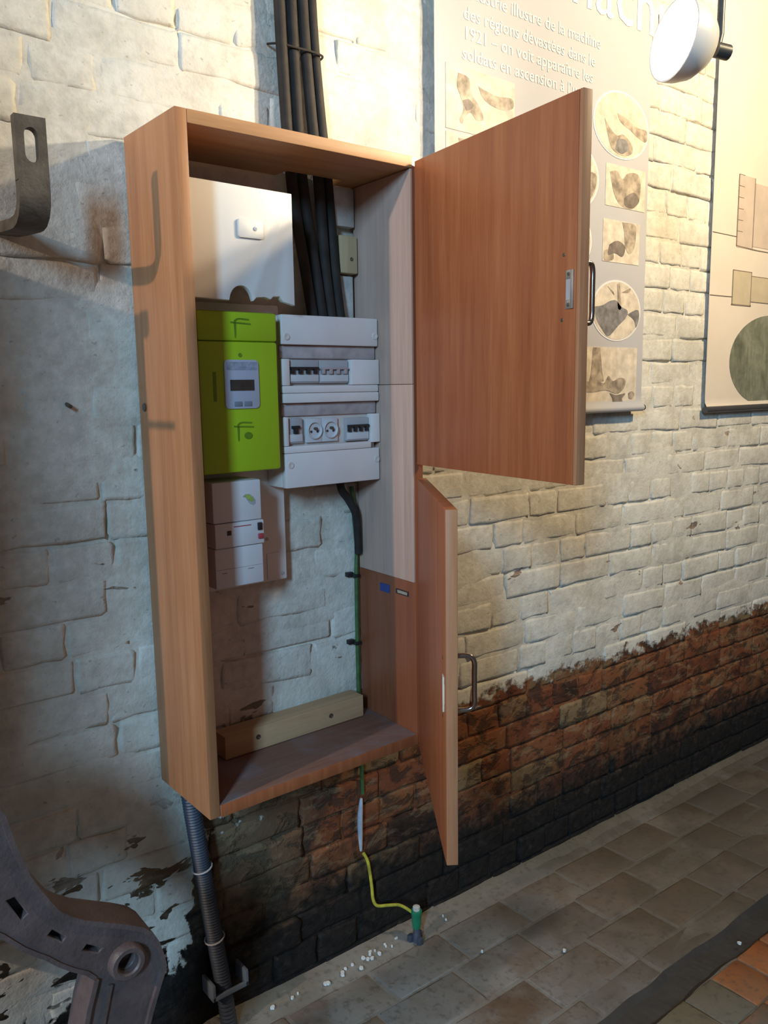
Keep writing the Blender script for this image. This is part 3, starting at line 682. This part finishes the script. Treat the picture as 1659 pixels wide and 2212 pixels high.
# earth cable: green run, clips, taped stretch and yellow tail
ec = thing('earth_cable', (1.078, 0, fz(1.2)), 'thin green-yellow earth cable running down the wall to a floor rod', 'cable')
MB().tube(smooth_path([(1.066, -0.012, -0.215), (1.070, -0.012, -0.275), (1.0765, -0.011, -0.34), (1.0765, -0.011, -0.37), (1.073, -0.013, -0.42), (1.073, -0.012, -0.58), (1.074, -0.012, -0.72), (1.076, -0.013, -0.80), (1.078, -0.013, -0.935)], 6), 0.0046, 10).build('green_run', M['green_wire'], ec)
MB().tube(smooth_path([(1.074, -0.013, -0.945), (1.068, -0.014, -1.000), (1.070, -0.013, -1.075)], 6), [0.003+0.0035*math.sin(math.pi*i/12) for i in range(13)], 10).build('tape', M['tape'], ec)
MB().tube(smooth_path([(1.078, -0.012, -1.085), (1.088, -0.016, -1.112), (1.094, -0.020, -1.170), (1.096, -0.022, -1.205), (1.105, -0.026, -1.224), (1.135, -0.032, -1.233), (1.165, -0.038, -1.243), (1.188, -0.050, -1.262), (1.199, -0.058, -1.276)], 6), 0.0038, 10).build('yellow_tail', M['yellow_wire'], ec)
for z in (-0.415, -0.570, -0.790):
    MB().box(1.064, 1.0795, -0.0185, 0.0, z-0.004, z+0.004, bev=0.001).box(1.050, 1.066, -0.012, 0.0, z-0.001, z+0.009, bev=0.001).build('clip', M['black'], ec)
o = MB().tube(smooth_path([(1.004, -0.055, -0.178), (1.012, -0.048, -0.212), (1.036, -0.040, -0.238), (1.056, -0.036, -0.268), (1.066, -0.030, -0.300), (1.0705, -0.026, -0.362)], 6), 0.0085, 12).build('cable_sleeve', M['cable']); tag(o, 'short black sleeve bending out from under the distribution board', 'sleeve')
er = thing('earth_rod', (1.199, -0.060, fz(1.2)), 'green-capped earth rod standing on the floor at the wall foot', 'earth rod')
f0 = fz(1.2)
MB().lathe([(-0.01, 0.010), (0.020, 0.010), (0.022, 0.0085), (0.046, 0.0085), (0.046, 0)], (1.199, -0.060, f0), (0, 0, 1), 12).build('rod', M['conduit'], er)
MB().lathe([(0.036, 0), (0.036, 0.0095), (0.050, 0.0115), (0.072, 0.0125), (0.074, 0.0135), (0.082, 0.0135), (0.083, 0)], (1.199, -0.060, f0), (0, 0, 1), 16).build('cap', M['green_cap'], er)
MB().lathe([(0.083, 0.009), (0.092, 0.009), (0.094, 0.005), (0.094, 0)], (1.199, -0.060, f0), (0, 0, 1), 8).build('top_nut', M['plaster'], er)
for a in range(3):
    t = a*2.1+0.4; MB().box(1.199+0.015*math.cos(t)-0.007, 1.199+0.015*math.cos(t)+0.007, -0.060+0.015*math.sin(t)-0.006, -0.060+0.015*math.sin(t)+0.006, f0-0.004, f0+0.018, bev=0.003).build('mortar_lump', M['conduit'], er)

# corrugated conduit
cd = thing('corrugated_conduit', (0.69, -0.03, fz(0.69)), 'blue-grey corrugated conduit from the cabinet foot down to the floor', 'conduit')
pts = smooth_path([(0.6405, -0.028, -0.7475), (0.648, -0.028, -0.82), (0.657, -0.028, -0.90), (0.665, -0.028, -0.97), (0.674, -0.029, -1.05), (0.683, -0.030, -1.13), (0.694, -0.031, -1.22), (0.704, -0.031, fz(0.7))], 26)
MB().tube(pts, [0.0160+(0.0014 if i % 2 else -0.0010) for i in range(len(pts))], 16).build('tube', M['conduit'], cd)
for z, x in ((-0.945, 0.662), (-1.108, 0.681)):
    ring = [(x+0.0195*math.cos(t*math.pi/8), -0.0285+0.0195*math.sin(t*math.pi/8), z+0.004*math.cos(t*math.pi/8)) for t in range(17)]
    MB().tube(ring, 0.0018, 6).build('wire_tie', M['module_light'], cd)
MB().box(0.660, 0.742, -0.052, -0.046, -1.232, -1.222, bev=0.001).box(0.660, 0.667, -0.052, -0.004, -1.232, -1.196, bev=0.001).box(0.735, 0.742, -0.052, -0.004, -1.232, -1.196, bev=0.001).build('saddle_bracket', M['button'], cd)

# ------------------------------------------------------------------ banners
def sheet(name, mat, par, x0, x1, z0, z1, yb, hem):
    m = MB(); prof = [(yb, z1), (yb, z0+0.05), (yb-0.001, z0+0.036)]
    prof += [(yb-0.004-hem*math.sin(math.radians(a)), z0+0.014+hem*math.cos(math.radians(a))) for a in (20, 60, 90, 130, 170, 200)]
    back = [(yb+0.0016, prof[0][1])]
    A = [m.bm.verts.new((x0, y, z)) for y, z in prof]; B = [m.bm.verts.new((x1, y, z)) for y, z in prof]
    A2 = [m.bm.verts.new((x0, y+0.0016, z)) for y, z in prof]; B2 = [m.bm.verts.new((x1, y+0.0016, z)) for y, z in prof]
    for i in range(len(prof)-1):
        m.bm.faces.new((A[i], A[i+1], B[i+1], B[i])); m.bm.faces.new((A2[i], B2[i], B2[i+1], A2[i+1]))
        m.bm.faces.new((A[i], A2[i], A2[i+1], A[i+1])); m.bm.faces.new((B[i], B[i+1], B2[i+1], B2[i]))
    m.bm.faces.new((A[0], B[0], B2[0], A2[0])); m.bm.faces.new((A[-1], A2[-1], B2[-1], B[-1]))
    return m.build(name, M[mat], par)
def text(par, s, x, z, size, y, mat, name='printed_text', rot=0.0):
    cu = bpy.data.curves.new(name, 'FONT'); cu.body = s; cu.size = size; cu.extrude = 0.0004; cu.resolution_u = 2
    t = bpy.data.objects.new(name, cu); C.objects.link(t); dg = bpy.context.evaluated_depsgraph_get()
    me = bpy.data.meshes.new_from_object(t.evaluated_get(dg)); bpy.data.objects.remove(t)
    for v in me.vertices:
        a, b = v.co.x, v.co.y
        v.co = W((x+a*math.cos(rot)-b*math.sin(rot), y-v.co.z, z+a*math.sin(rot)+b*math.cos(rot))) - par.location
    me.materials.clear(); me.materials.append(M[mat]); o = bpy.data.objects.new(name, me); C.objects.link(o); o.parent = par; return o

YN = -0.030
b1 = thing('wall_banner', (1.7, YN, -0.09), 'grey printed banner with sepia photos, hanging behind the upper cabinet door', 'banner')
sheet('sheet', 'banner', b1, 1.302, 2.112, -0.086, 1.36, YN, 0.010)
MB().tube([(1.296, YN-0.004, -0.072), (2.120, YN-0.004, -0.072)], 0.0085, 12).build('bottom_rod', M['lamp_shell'], b1)
L1, L2, L3, L4 = YN-0.0008, YN-0.0014, YN-0.0020, YN-0.0026
def pr(par, base, poly, mat, layer, name='print_area'): return MB().prism(poly, 'y', layer-0.0005, layer+0.0006).build(name, M[mat], base if base else par)
def rect(x0, x1, z0, z1): return [(x0, z0), (x1, z0), (x1, z1), (x0, z1)]
def blob(pts): return [(p.x, p.y) for p in smooth_path([(a, b, 0) for a, b in pts]+[(*pts[0], 0)], 4)[:-1]]
def photo(par, poly, lab):
    o = pr(par, None, poly, 'print_light', L1, 'printed_photo'); o['label'] = lab; return o
p = photo(b1, rect(1.334, 1.558, 0.568, 0.705), 'upper left sepia photo')
pr(b1, p, blob([(1.372, 0.690), (1.405, 0.685), (1.412, 0.655), (1.440, 0.630), (1.452, 0.605), (1.430, 0.600), (1.412, 0.612), (1.395, 0.602), (1.385, 0.585), (1.376, 0.592), (1.388, 0.615), (1.380, 0.640), (1.368, 0.662)]), 'print_mid', L2)
pr(b1, p, blob([(1.435, 0.674), (1.465, 0.668), (1.500, 0.664), (1.548, 0.668), (1.552, 0.648), (1.520, 0.638), (1.480, 0.640), (1.450, 0.652)]), 'print_mid', L2)
pr(b1, p, blob([(1.385, 0.634), (1.405, 0.640), (1.420, 0.628), (1.398, 0.615)]), 'print_dark', L3)
p = photo(b1, rect(1.334, 1.558, 0.425, 0.561), 'second left sepia photo')
pr(b1, p, blob([(1.372, 0.552), (1.46, 0.556), (1.55, 0.545), (1.548, 0.46), (1.45, 0.45), (1.39, 0.49)]), 'print_mid', L2)
# oval photos
def oval(cx, cz, a, b_, lab, ring=True):
    r = pr(b1, None, ellipse(cx, cz, a, b_), 'print_ring', L1, 'oval_photo'); r['label'] = lab
    pr(b1, r, ellipse(cx, cz, a-0.006, b_-0.0045), 'print_light', L2, 'oval_print'); return r
r = oval(1.982, 0.684, 0.124, 0.086, 'top oval photo')
pr(b1, r, blob([(1.905, 0.690), (1.928, 0.670), (1.960, 0.655), (1.990, 0.662), (2.030, 0.640), (2.028, 0.618), (1.990, 0.608), (1.945, 0.616), (1.925, 0.640)]), 'print_mid', L3)
pr(b1, r, blob([(1.960, 0.712), (2.000, 0.705), (2.050, 0.690), (2.095, 0.688), (2.095, 0.660), (2.060, 0.664), (2.020, 0.678), (1.975, 0.692)]), 'print_mid', L3)
pr(b1, r, blob([(1.965, 0.648), (1.998, 0.650), (2.012, 0.630), (1.985, 0.612), (1.955, 0.622)]), 'print_grey', L4)
r = oval(1.770, 0.530, 0.118, 0.088, 'middle oval photo, mostly behind the door')
pr(b1, r, blob([(1.80, 0.54), (1.872, 0.545), (1.868, 0.500), (1.83, 0.465), (1.78, 0.47)]), 'print_mid', L3)
r = oval(1.752, 0.372, 0.112, 0.084, 'lower middle oval photo, mostly behind the door')
pr(b1, r, blob([(1.76, 0.40), (1.84, 0.40), (1.85, 0.36), (1.80, 0.32), (1.74, 0.33)]), 'print_mid', L3)
r = oval(1.981, 0.198, 0.113, 0.083, 'bottom oval photo with a dark heap')
pr(b1, r, blob([(1.880, 0.205), (1.915, 0.210), (1.945, 0.222), (1.975, 0.226), (2.000, 0.210), (2.030, 0.200), (2.022, 0.180), (1.985, 0.155), (1.945, 0.128), (1.915, 0.146), (1.888, 0.175)]), 'print_grey', L3)
pr(b1, r, blob([(1.978, 0.270), (1.990, 0.270), (1.996, 0.235), (2.000, 0.205), (1.985, 0.205), (1.982, 0.240)]), 'print_mid', L3)
pr(b1, r, blob([(2.030, 0.190), (2.078, 0.205), (2.086, 0.180), (2.072, 0.155), (2.062, 0.175)]), 'print_grey', L3)
pr(b1, r, blob([(1.935, 0.262), (1.965, 0.240), (1.960, 0.250)]), 'print_mid', L3)
pr(b1, r, blob([(2.000, 0.248), (2.040, 0.262), (2.034, 0.250)]), 'print_mid', L3)
# square photos
p = photo(b1, rect(1.918, 2.098, 0.473, 0.581), 'upper right sepia photo of a bushy shape')
pr(b1, p, blob([(1.935, 0.560), (1.965, 0.566), (1.990, 0.548), (2.015, 0.566), (2.060, 0.570), (2.075, 0.545), (2.070, 0.500), (2.040, 0.476), (1.990, 0.478), (1.955, 0.505)]), 'print_mid', L2)
pr(b1, p, blob([(2.000, 0.500), (2.045, 0.520), (2.070, 0.500), (2.040, 0.478), (2.005, 0.480)]), 'print_dark', L3)
p = photo(b1, rect(1.911, 2.078, 0.327, 0.438), 'lower right sepia photo with a tall dark figure')
pr(b1, p, blob([(1.995, 0.436), (2.055, 0.434), (2.060, 0.400), (2.050, 0.365), (2.028, 0.355), (2.010, 0.375), (2.005, 0.410)]), 'print_mid', L2)
pr(b1, p, blob([(1.940, 0.372), (1.975, 0.385), (2.010, 0.372), (2.000, 0.345), (1.965, 0.352), (1.935, 0.345)]), 'print_dark', L3)
pr(b1, p, blob([(1.916, 0.355), (1.950, 0.360), (1.960, 0.335), (1.920, 0.330)]), 'print_mid', L2)
p = photo(b1, rect(1.640, 2.083, -0.062, 0.098), 'wide bottom sepia photo with a chimney')
pr(b1, p, [(1.878, 0.097), (1.910, 0.097), (1.922, 0.030), (1.930, 0.005), (1.862, 0.000), (1.872, 0.030)], 'print_mid', L2)
pr(b1, p, blob([(1.83, 0.012), (1.86, 0.005), (1.89, 0.010), (1.93, 0.000), (1.95, 0.020), (1.97, 0.005), (2.00, 0.014), (2.03, 0.008), (2.02, -0.018), (1.99, -0.030), (1.94, -0.020), (1.88, -0.024), (1.83, -0.018)]), 'print_mid', L3)
pr(b1, p, blob([(1.958, -0.028), (1.99, -0.034), (2.03, -0.030), (2.015, -0.045), (2.02, -0.060), (1.975, -0.060), (1.972, -0.045)]), 'print_dark', L3)
pr(b1, p, blob([(2.045, -0.030), (2.062, -0.024), (2.075, -0.034), (2.064, -0.046), (2.048, -0.043)]), 'print_mid', L3)
# printed wording
TY = L1-0.0002
text(b1, 'machines', 1.700, 0.938, 0.200, TY, 'banner_text')
for s, x, z in (('Industrie illustre de la grande', 1.388, 0.860), ('des régions dévastées dans le', 1.388, 0.801), ('1921 - on voit apparaître les', 1.388, 0.749), ('soldats en ascension à l’usine', 1.386, 0.697 + 0.028)):
    pass
for s, x, z in (('Industrie illustre de la machine', 1.388, 0.853), ('des régions dévastées dans le', 1.388, 0.806), ('1921 – on voit apparaître les', 1.388, 0.765), ('soldats en ascension à l’usine', 1.384, 0.722)):
    text(b1, s, x, z, 0.040, TY, 'banner_text')

b2 = thing('wall_banner', (2.85, YN, -0.10), 'beige banner with a technical drawing and a dark round photo, further along the wall', 'banner')
YN2 = -0.016
sheet('sheet', 'banner2', b2, 2.486, 3.30, -0.104, 1.30, YN2, 0.010)
MB().tube([(2.478, YN2-0.006, -0.090), (3.305, YN2-0.006, -0.090)], 0.0105, 12).build('bottom_rod', M['lamp_shell'], b2)
L1b, L2b = YN2-0.0008, YN2-0.0014
pr(b2, None, ellipse(2.905, 0.066, 0.280, 0.157, 56), 'green_photo', L1b, 'round_photo')['label'] = 'dark green-grey round photo'
pr(b2, None, rect(2.635, 2.735, 0.430, 0.655), 'pink_print', L1b, 'drawing'); pr(b2, None, rect(2.622, 2.740, 0.250, 0.356), 'ochre_print', L1b, 'drawing'); pr(b2, None, rect(2.741, 2.95, 0.262, 0.345), 'ochre_print', L1b, 'drawing')
pr(b2, None, rect(2.740, 3.02, 0.440, 0.640), 'pink_print', L1b, 'drawing')
lines = [((2.487, 0.271), (2.622, 0.272), .0022), ((2.487, 0.463), (2.634, 0.462), .0016), ((2.634, 0.434), (2.634, 0.655), .0022), ((2.634, 0.434), (2.760, 0.430), .003), ((2.735, 0.434), (2.735, 0.655), .002),
         ((2.622, 0.248), (2.622, 0.358), .002), ((2.618, 0.248), (2.745, 0.248), .004), ((2.622, 0.357), (2.742, 0.357), .0025), ((2.740, 0.248), (2.740, 0.357), .002), ((2.741, 0.262), (2.95, 0.262), .002), ((2.741, 0.345), (2.95, 0.345), .002), ((2.760, 0.430), (3.02, 0.430), .0025)]
lines += [((2.634, z), (2.668, z), .0018) for z in (0.48, 0.515, 0.55, 0.585, 0.62, 0.655)]
for (xa, za), (xb, zb), w in lines:
    if abs(xb-xa) >= abs(zb-za): poly = [(xa, za-w/2), (xb, zb-w/2), (xb, zb+w/2), (xa, za+w/2)]
    else: poly = [(xa-w, za), (xa+w, za), (xb+w, zb), (xb-w, zb)]
    pr(b2, None, poly, 'line', L2b, 'drawn_line')

# ------------------------------------------------------------------ iron hook on the wall, upper left
hk = thing('wall_hook', (0.385, -0.08, 0.25), 'rusty flat iron hook with a slot, sticking out of the wall left of the cabinet', 'hook')
Hx0, Hx1, Hy, th = 0.3715, 0.4150, -0.163, 0.016
cs = [(0.020, 0.2585), (-0.050, 0.2520), (-0.110, 0.2475)] + [(Hy+0.036-0.036*math.sin(math.radians(a)), 0.2835-0.036*math.cos(math.radians(a))) for a in (0, 22, 45, 68, 90)]
cs = [(y, z) for y, z in cs]
def strap(m, path, x0, x1, t):
    n = len(path); P = [Vector((0, y, z)) for y, z in path]; sec = []
    for i, q in enumerate(P):
        tg_ = (P[min(i+1, n-1)]-P[max(i-1, 0)]).normalized(); nn = Vector((0, -tg_.z, tg_.y))
        sec.append([m.bm.verts.new((x, q.y+nn.y*s, q.z+nn.z*s)) for x, s in ((x0, -t/2), (x1, -t/2), (x1, t/2), (x0, t/2))])
    for a, b in zip(sec, sec[1:]):
        for k in range(4): m.bm.faces.new((a[k], a[(k+1) % 4], b[(k+1) % 4], b[k]))
    m.bm.faces.new(sec[0]); m.bm.faces.new(list(reversed(sec[-1])))
m = MB(); strap(m, cs+[(Hy, 0.300)], Hx0, Hx1, th); m.build('bent_arm', M['iron_hook'], hk, 30)
# slotted upright: outline with a slot, made as an outer loop bridged to an inner loop
def slotted(m, outer, inner, y0, y1):
    n = len(outer)
    f = [[m.bm.verts.new((p[0], y, p[1])) for p in ring] for ring in (outer, inner) for y in (y0, y1)]
    o0, o1, i0, i1 = f
    for k in range(n):
        j = (k+1) % n
        m.bm.faces.new((o0[k], o0[j], i0[j], i0[k])); m.bm.faces.new((o1[k], i1[k], i1[j], o1[j]))
        m.bm.faces.new((o0[k], o1[k], o1[j], o0[j])); m.bm.faces.new((i0[k], i0[j], i1[j], i1[k]))
cx_, za, zb_ = (Hx0+Hx1)/2, 0.299, 0.3885
inn = arc(cx_, 0.362, 0.0098, 0.011, 0, 180, 9)+arc(cx_, 0.336, 0.0098, 0.011, 180, 360, 9)
out = []
for i, q in enumerate(inn):
    dx, dz = q[0]-cx_, q[1]-0.349; s = min((Hx1-Hx0)/2/max(abs(dx), 1e-6), (zb_-0.349 if dz > 0 else 0.349-za)/max(abs(dz), 1e-6)); out.append((cx_+dx*s, 0.349+dz*s))
# put exact corners where the ray is nearest to them
for cxn, czn in ((Hx1, zb_), (Hx0, zb_), (Hx0, za), (Hx1, za)):
    k = min(range(len(out)), key=lambda i: (out[i][0]-cxn)**2+(out[i][1]-czn)**2); out[k] = (cxn, czn)
m = MB(); slotted(m, out, inn, Hy-th/2, Hy+th/2); m.build('slotted_upright', M['iron_hook'], hk, 30)

# ------------------------------------------------------------------ cast-iron machine frame, lower left
mf = thing('machine_frame', (0.25, -0.35, fz(0.25)), 'brown cast-iron machine frame with square holes and a round boss, bottom left', 'machine')
YF = -0.350
up = [(-0.72, -0.47), (0.05, -0.46), (0.15, -0.475), (0.205, -0.495), (0.234, -0.541), (0.238, -0.561), (0.244, -0.588), (0.251, -0.611), (0.258, -0.636), (0.269, -0.661), (0.281, -0.684), (0.292, -0.703), (0.306, -0.717), (0.324, -0.731), (0.34, -0.740), (0.359, -0.751), (0.384, -0.765), (0.407, -0.780), (0.42, -0.795), (0.428, -0.812), (0.434, -0.836), (0.437, -0.853), (0.432, -0.867), (0.426, -0.881), (0.419, -0.899), (0.412, -0.917), (0.404, -0.942), (0.350, -1.100), (0.300, fz(0.25)+0.004)]
lo = [(0.225, fz(0.25)+0.004), (0.276, -1.060), (0.316, -0.894), (0.323, -0.866), (0.331, -0.842), (0.336, -0.826), (0.325, -0.812), (0.306, -0.797), (0.288, -0.780), (0.274, -0.764), (0.259, -0.750), (0.245, -0.736), (0.232, -0.720), (0.221, -0.706), (0.170, -0.655), (0.10, -0.62), (0.0, -0.60), (-0.72, -0.60)]
holes = [[(0.228, -0.659), (0.241, -0.658), (0.256, -0.690), (0.245, -0.698)], [(0.275, -0.732), (0.284, -0.725), (0.303, -0.746), (0.295, -0.753)], [(0.319, -0.776), (0.328, -0.768), (0.352, -0.786), (0.343, -0.792)]]
BX, BZ = 0.381, -0.819
cu = bpy.data.curves.new('web', 'CURVE'); cu.dimensions = '2D'; cu.fill_mode = 'BOTH'; cu.extrude = 0.008*U; cu.bevel_depth = 0.0015*U; cu.bevel_resolution = 1
def spl(pts):
    s = cu.splines.new('POLY'); s.points.add(len(pts)-1); s.use_cyclic_u = True
    for q, p_ in zip(s.points, pts): q.co = (p_[0]*U, p_[1]*U, 0, 1)
spl(up+lo)
for h in holes: spl(h)
spl(ellipse(BX, BZ, 0.0145, 0.0145, 24))
t = bpy.data.objects.new('web', cu); C.objects.link(t)
me = bpy.data.meshes.new_from_object(t.evaluated_get(bpy.context.evaluated_depsgraph_get())); bpy.data.objects.remove(t)
for v in me.vertices: a, b, c_ = v.co; v.co = Vector((a, YF*U-c_, b+FLOOR0*U)) - mf.location
me.materials.clear(); me.materials.append(M['iron']); o = bpy.data.objects.new('web_plate', me); C.objects.link(o); o.parent = mf
MB().prism([(0.212, -0.628), (0.262, -0.664), (0.330, -0.747), (0.372, -0.778), (0.350, -0.812), (0.270, -0.758), (0.214, -0.702)], 'y', YF+0.0085, YF+0.014).build('hole_shade_plate', M['black'], mf)  # black sheet standing in for the shade behind the holes
def flange(path, y0, y1, t, name):
    m = MB(); n = len(path); P = [Vector((x, 0, z)) for x, z in path]; sec = []
    for i, q in enumerate(P):
        tg_ = (P[min(i+1, n-1)]-P[max(i-1, 0)]).normalized(); nn = Vector((tg_.z, 0, -tg_.x))
        sec.append([m.bm.verts.new((q.x+nn.x*s, y, q.z+nn.z*s)) for y, s in ((y0, -t/2), (y0, t/2), (y1, t/2), (y1, -t/2))])
    for a, b in zip(sec, sec[1:]):
        for k in range(4): m.bm.faces.new((a[k], a[(k+1) % 4], b[(k+1) % 4], b[k]))
    m.bm.faces.new(sec[0]); m.bm.faces.new(list(reversed(sec[-1])))
    return m.build(name, M['iron'], mf)
flange([(p_[0], p_[1]) for p_ in up], YF-0.016, YF+0.052, 0.007, 'outer_flange')
flange(lo[0:6], YF-0.016, YF+0.040, 0.007, 'leg_flange')
flange([(0.356, -0.845), (0.340, -0.905), (0.306, -1.04), (0.262, fz(0.25)+0.006)], YF-0.014, YF-0.006, 0.006, 'leg_rib')
flange(lo[5:], YF-0.012, YF+0.040, 0.006, 'inner_flange')
MB().lathe([(0, 0.0145), (-0.0, 0.0270), (0.010, 0.0262), (0.0135, 0.0235), (0.0135, 0.0175), (0.011, 0.0150), (-0.004, 0.0143)], (BX, YF-0.0095, BZ), (0, -1, 0), 32).build('boss', M['iron'], mf)
MB().lathe([(0, 0), (0, 0.0143), (0.004, 0.0143)], (BX, YF+0.004, BZ), (0, -1, 0), 24).build('boss_pin', M['iron'], mf)
MB().box(-1.05, -0.56, -1.02, -0.75, -0.42, 0.900, bev=0.02).build('shadow_block', M['iron'], mf)  # unseen block, added to shade the left wall from the window
MB().box(-0.70, -0.58, -0.76, -0.342, -0.60, -0.40, bev=0.01).build('shadow_block_bar', M['iron'], mf)  # added bar out of view, carries the shadow block
MB().box(0.185, 0.215, -0.128, 0.020, -0.90, 0.245, bev=0.003).box(0.185, 0.215, -0.150, -0.120, 0.215, 0.248, bev=0.003).build('shadow_post', M['iron'], mf)  # unseen post at the wall, put in for its left-lamp shadow
MB().tube([(0.20, -0.120, 0.085), (0.20, -0.222, 0.085)], 0.0055, 10).build('shadow_peg', M['iron'], mf)  # added rod out of view, throws a thin shadow on the cabinet side

# ------------------------------------------------------------------ floodlight
fl = thing('floodlight', (1.490, -0.515, 0.632), 'glaring floodlight hanging in front of the grey banner, upper right', 'lamp')
LX, LY, LZ = 1.490, -0.515, 0.632
m = MB(); bmesh.ops.create_uvsphere(m.bm, u_segments=20, v_segments=12, radius=0.022)
for v in m.bm.verts: v.co += Vector((LX, LY, LZ))
m.build('bulb', M['bulb'], fl)
ax = Vector((0.92, -0.37, -0.10)).normalized()
MB().lathe([(-0.022, 0.070), (0.000, 0.068), (0.022, 0.060), (0.042, 0.042), (0.052, 0.021), (0.054, 0.0)], (LX, LY, LZ), ax, 32).build('reflector_bowl', M['reflector'], fl)
MB().lathe([(-0.022, 0.0705), (-0.022, 0.0735), (0.000, 0.0715), (0.024, 0.063), (0.045, 0.045), (0.056, 0.024), (0.059, 0.0)], (LX, LY, LZ), ax, 32).build('lamp_housing', M['reflector'], fl)
sp = bpy.data.lights.new('flood_beam', 'SPOT'); sp.energy = FLOOD_W; sp.color = (1.0, 0.85, 0.62); sp.spot_size = math.radians(120); sp.spot_blend = 1.0; sp.shadow_soft_size = 0.018
so = bpy.data.objects.new('flood_beam', sp); C.objects.link(so); so.parent = fl
so.location = (Vector((LX, LY, LZ))-ax*0.024)*U + Vector((0, 0, FLOOR0*U)) - fl.location
so.rotation_euler = (-ax).to_track_quat('-Z', 'Y').to_euler()
q = Vector((LX, LY, LZ))+ax*0.076
MB().tube([q, (q.x+0.01, q.y, q.z+0.03), (q.x+0.012, q.y, q.z+0.9)], 0.007, 10).build('hanging_rod', M['lamp_shell'], fl)
MB().lathe([(0, 0.0), (0, 0.014), (0.03, 0.014), (0.03, 0)], q-ax*0.004, ax, 14).build('socket', M['lamp_shell'], fl)

# ------------------------------------------------------------------ small things on the wall
o = MB().tube([(0.470, 0.004, -0.020), (0.472, -0.018, -0.026)], 0.0035, 8).build('nail', M['iron_hook']); tag(o, 'old iron nail in the bluish wall left of the cabinet', 'nail')
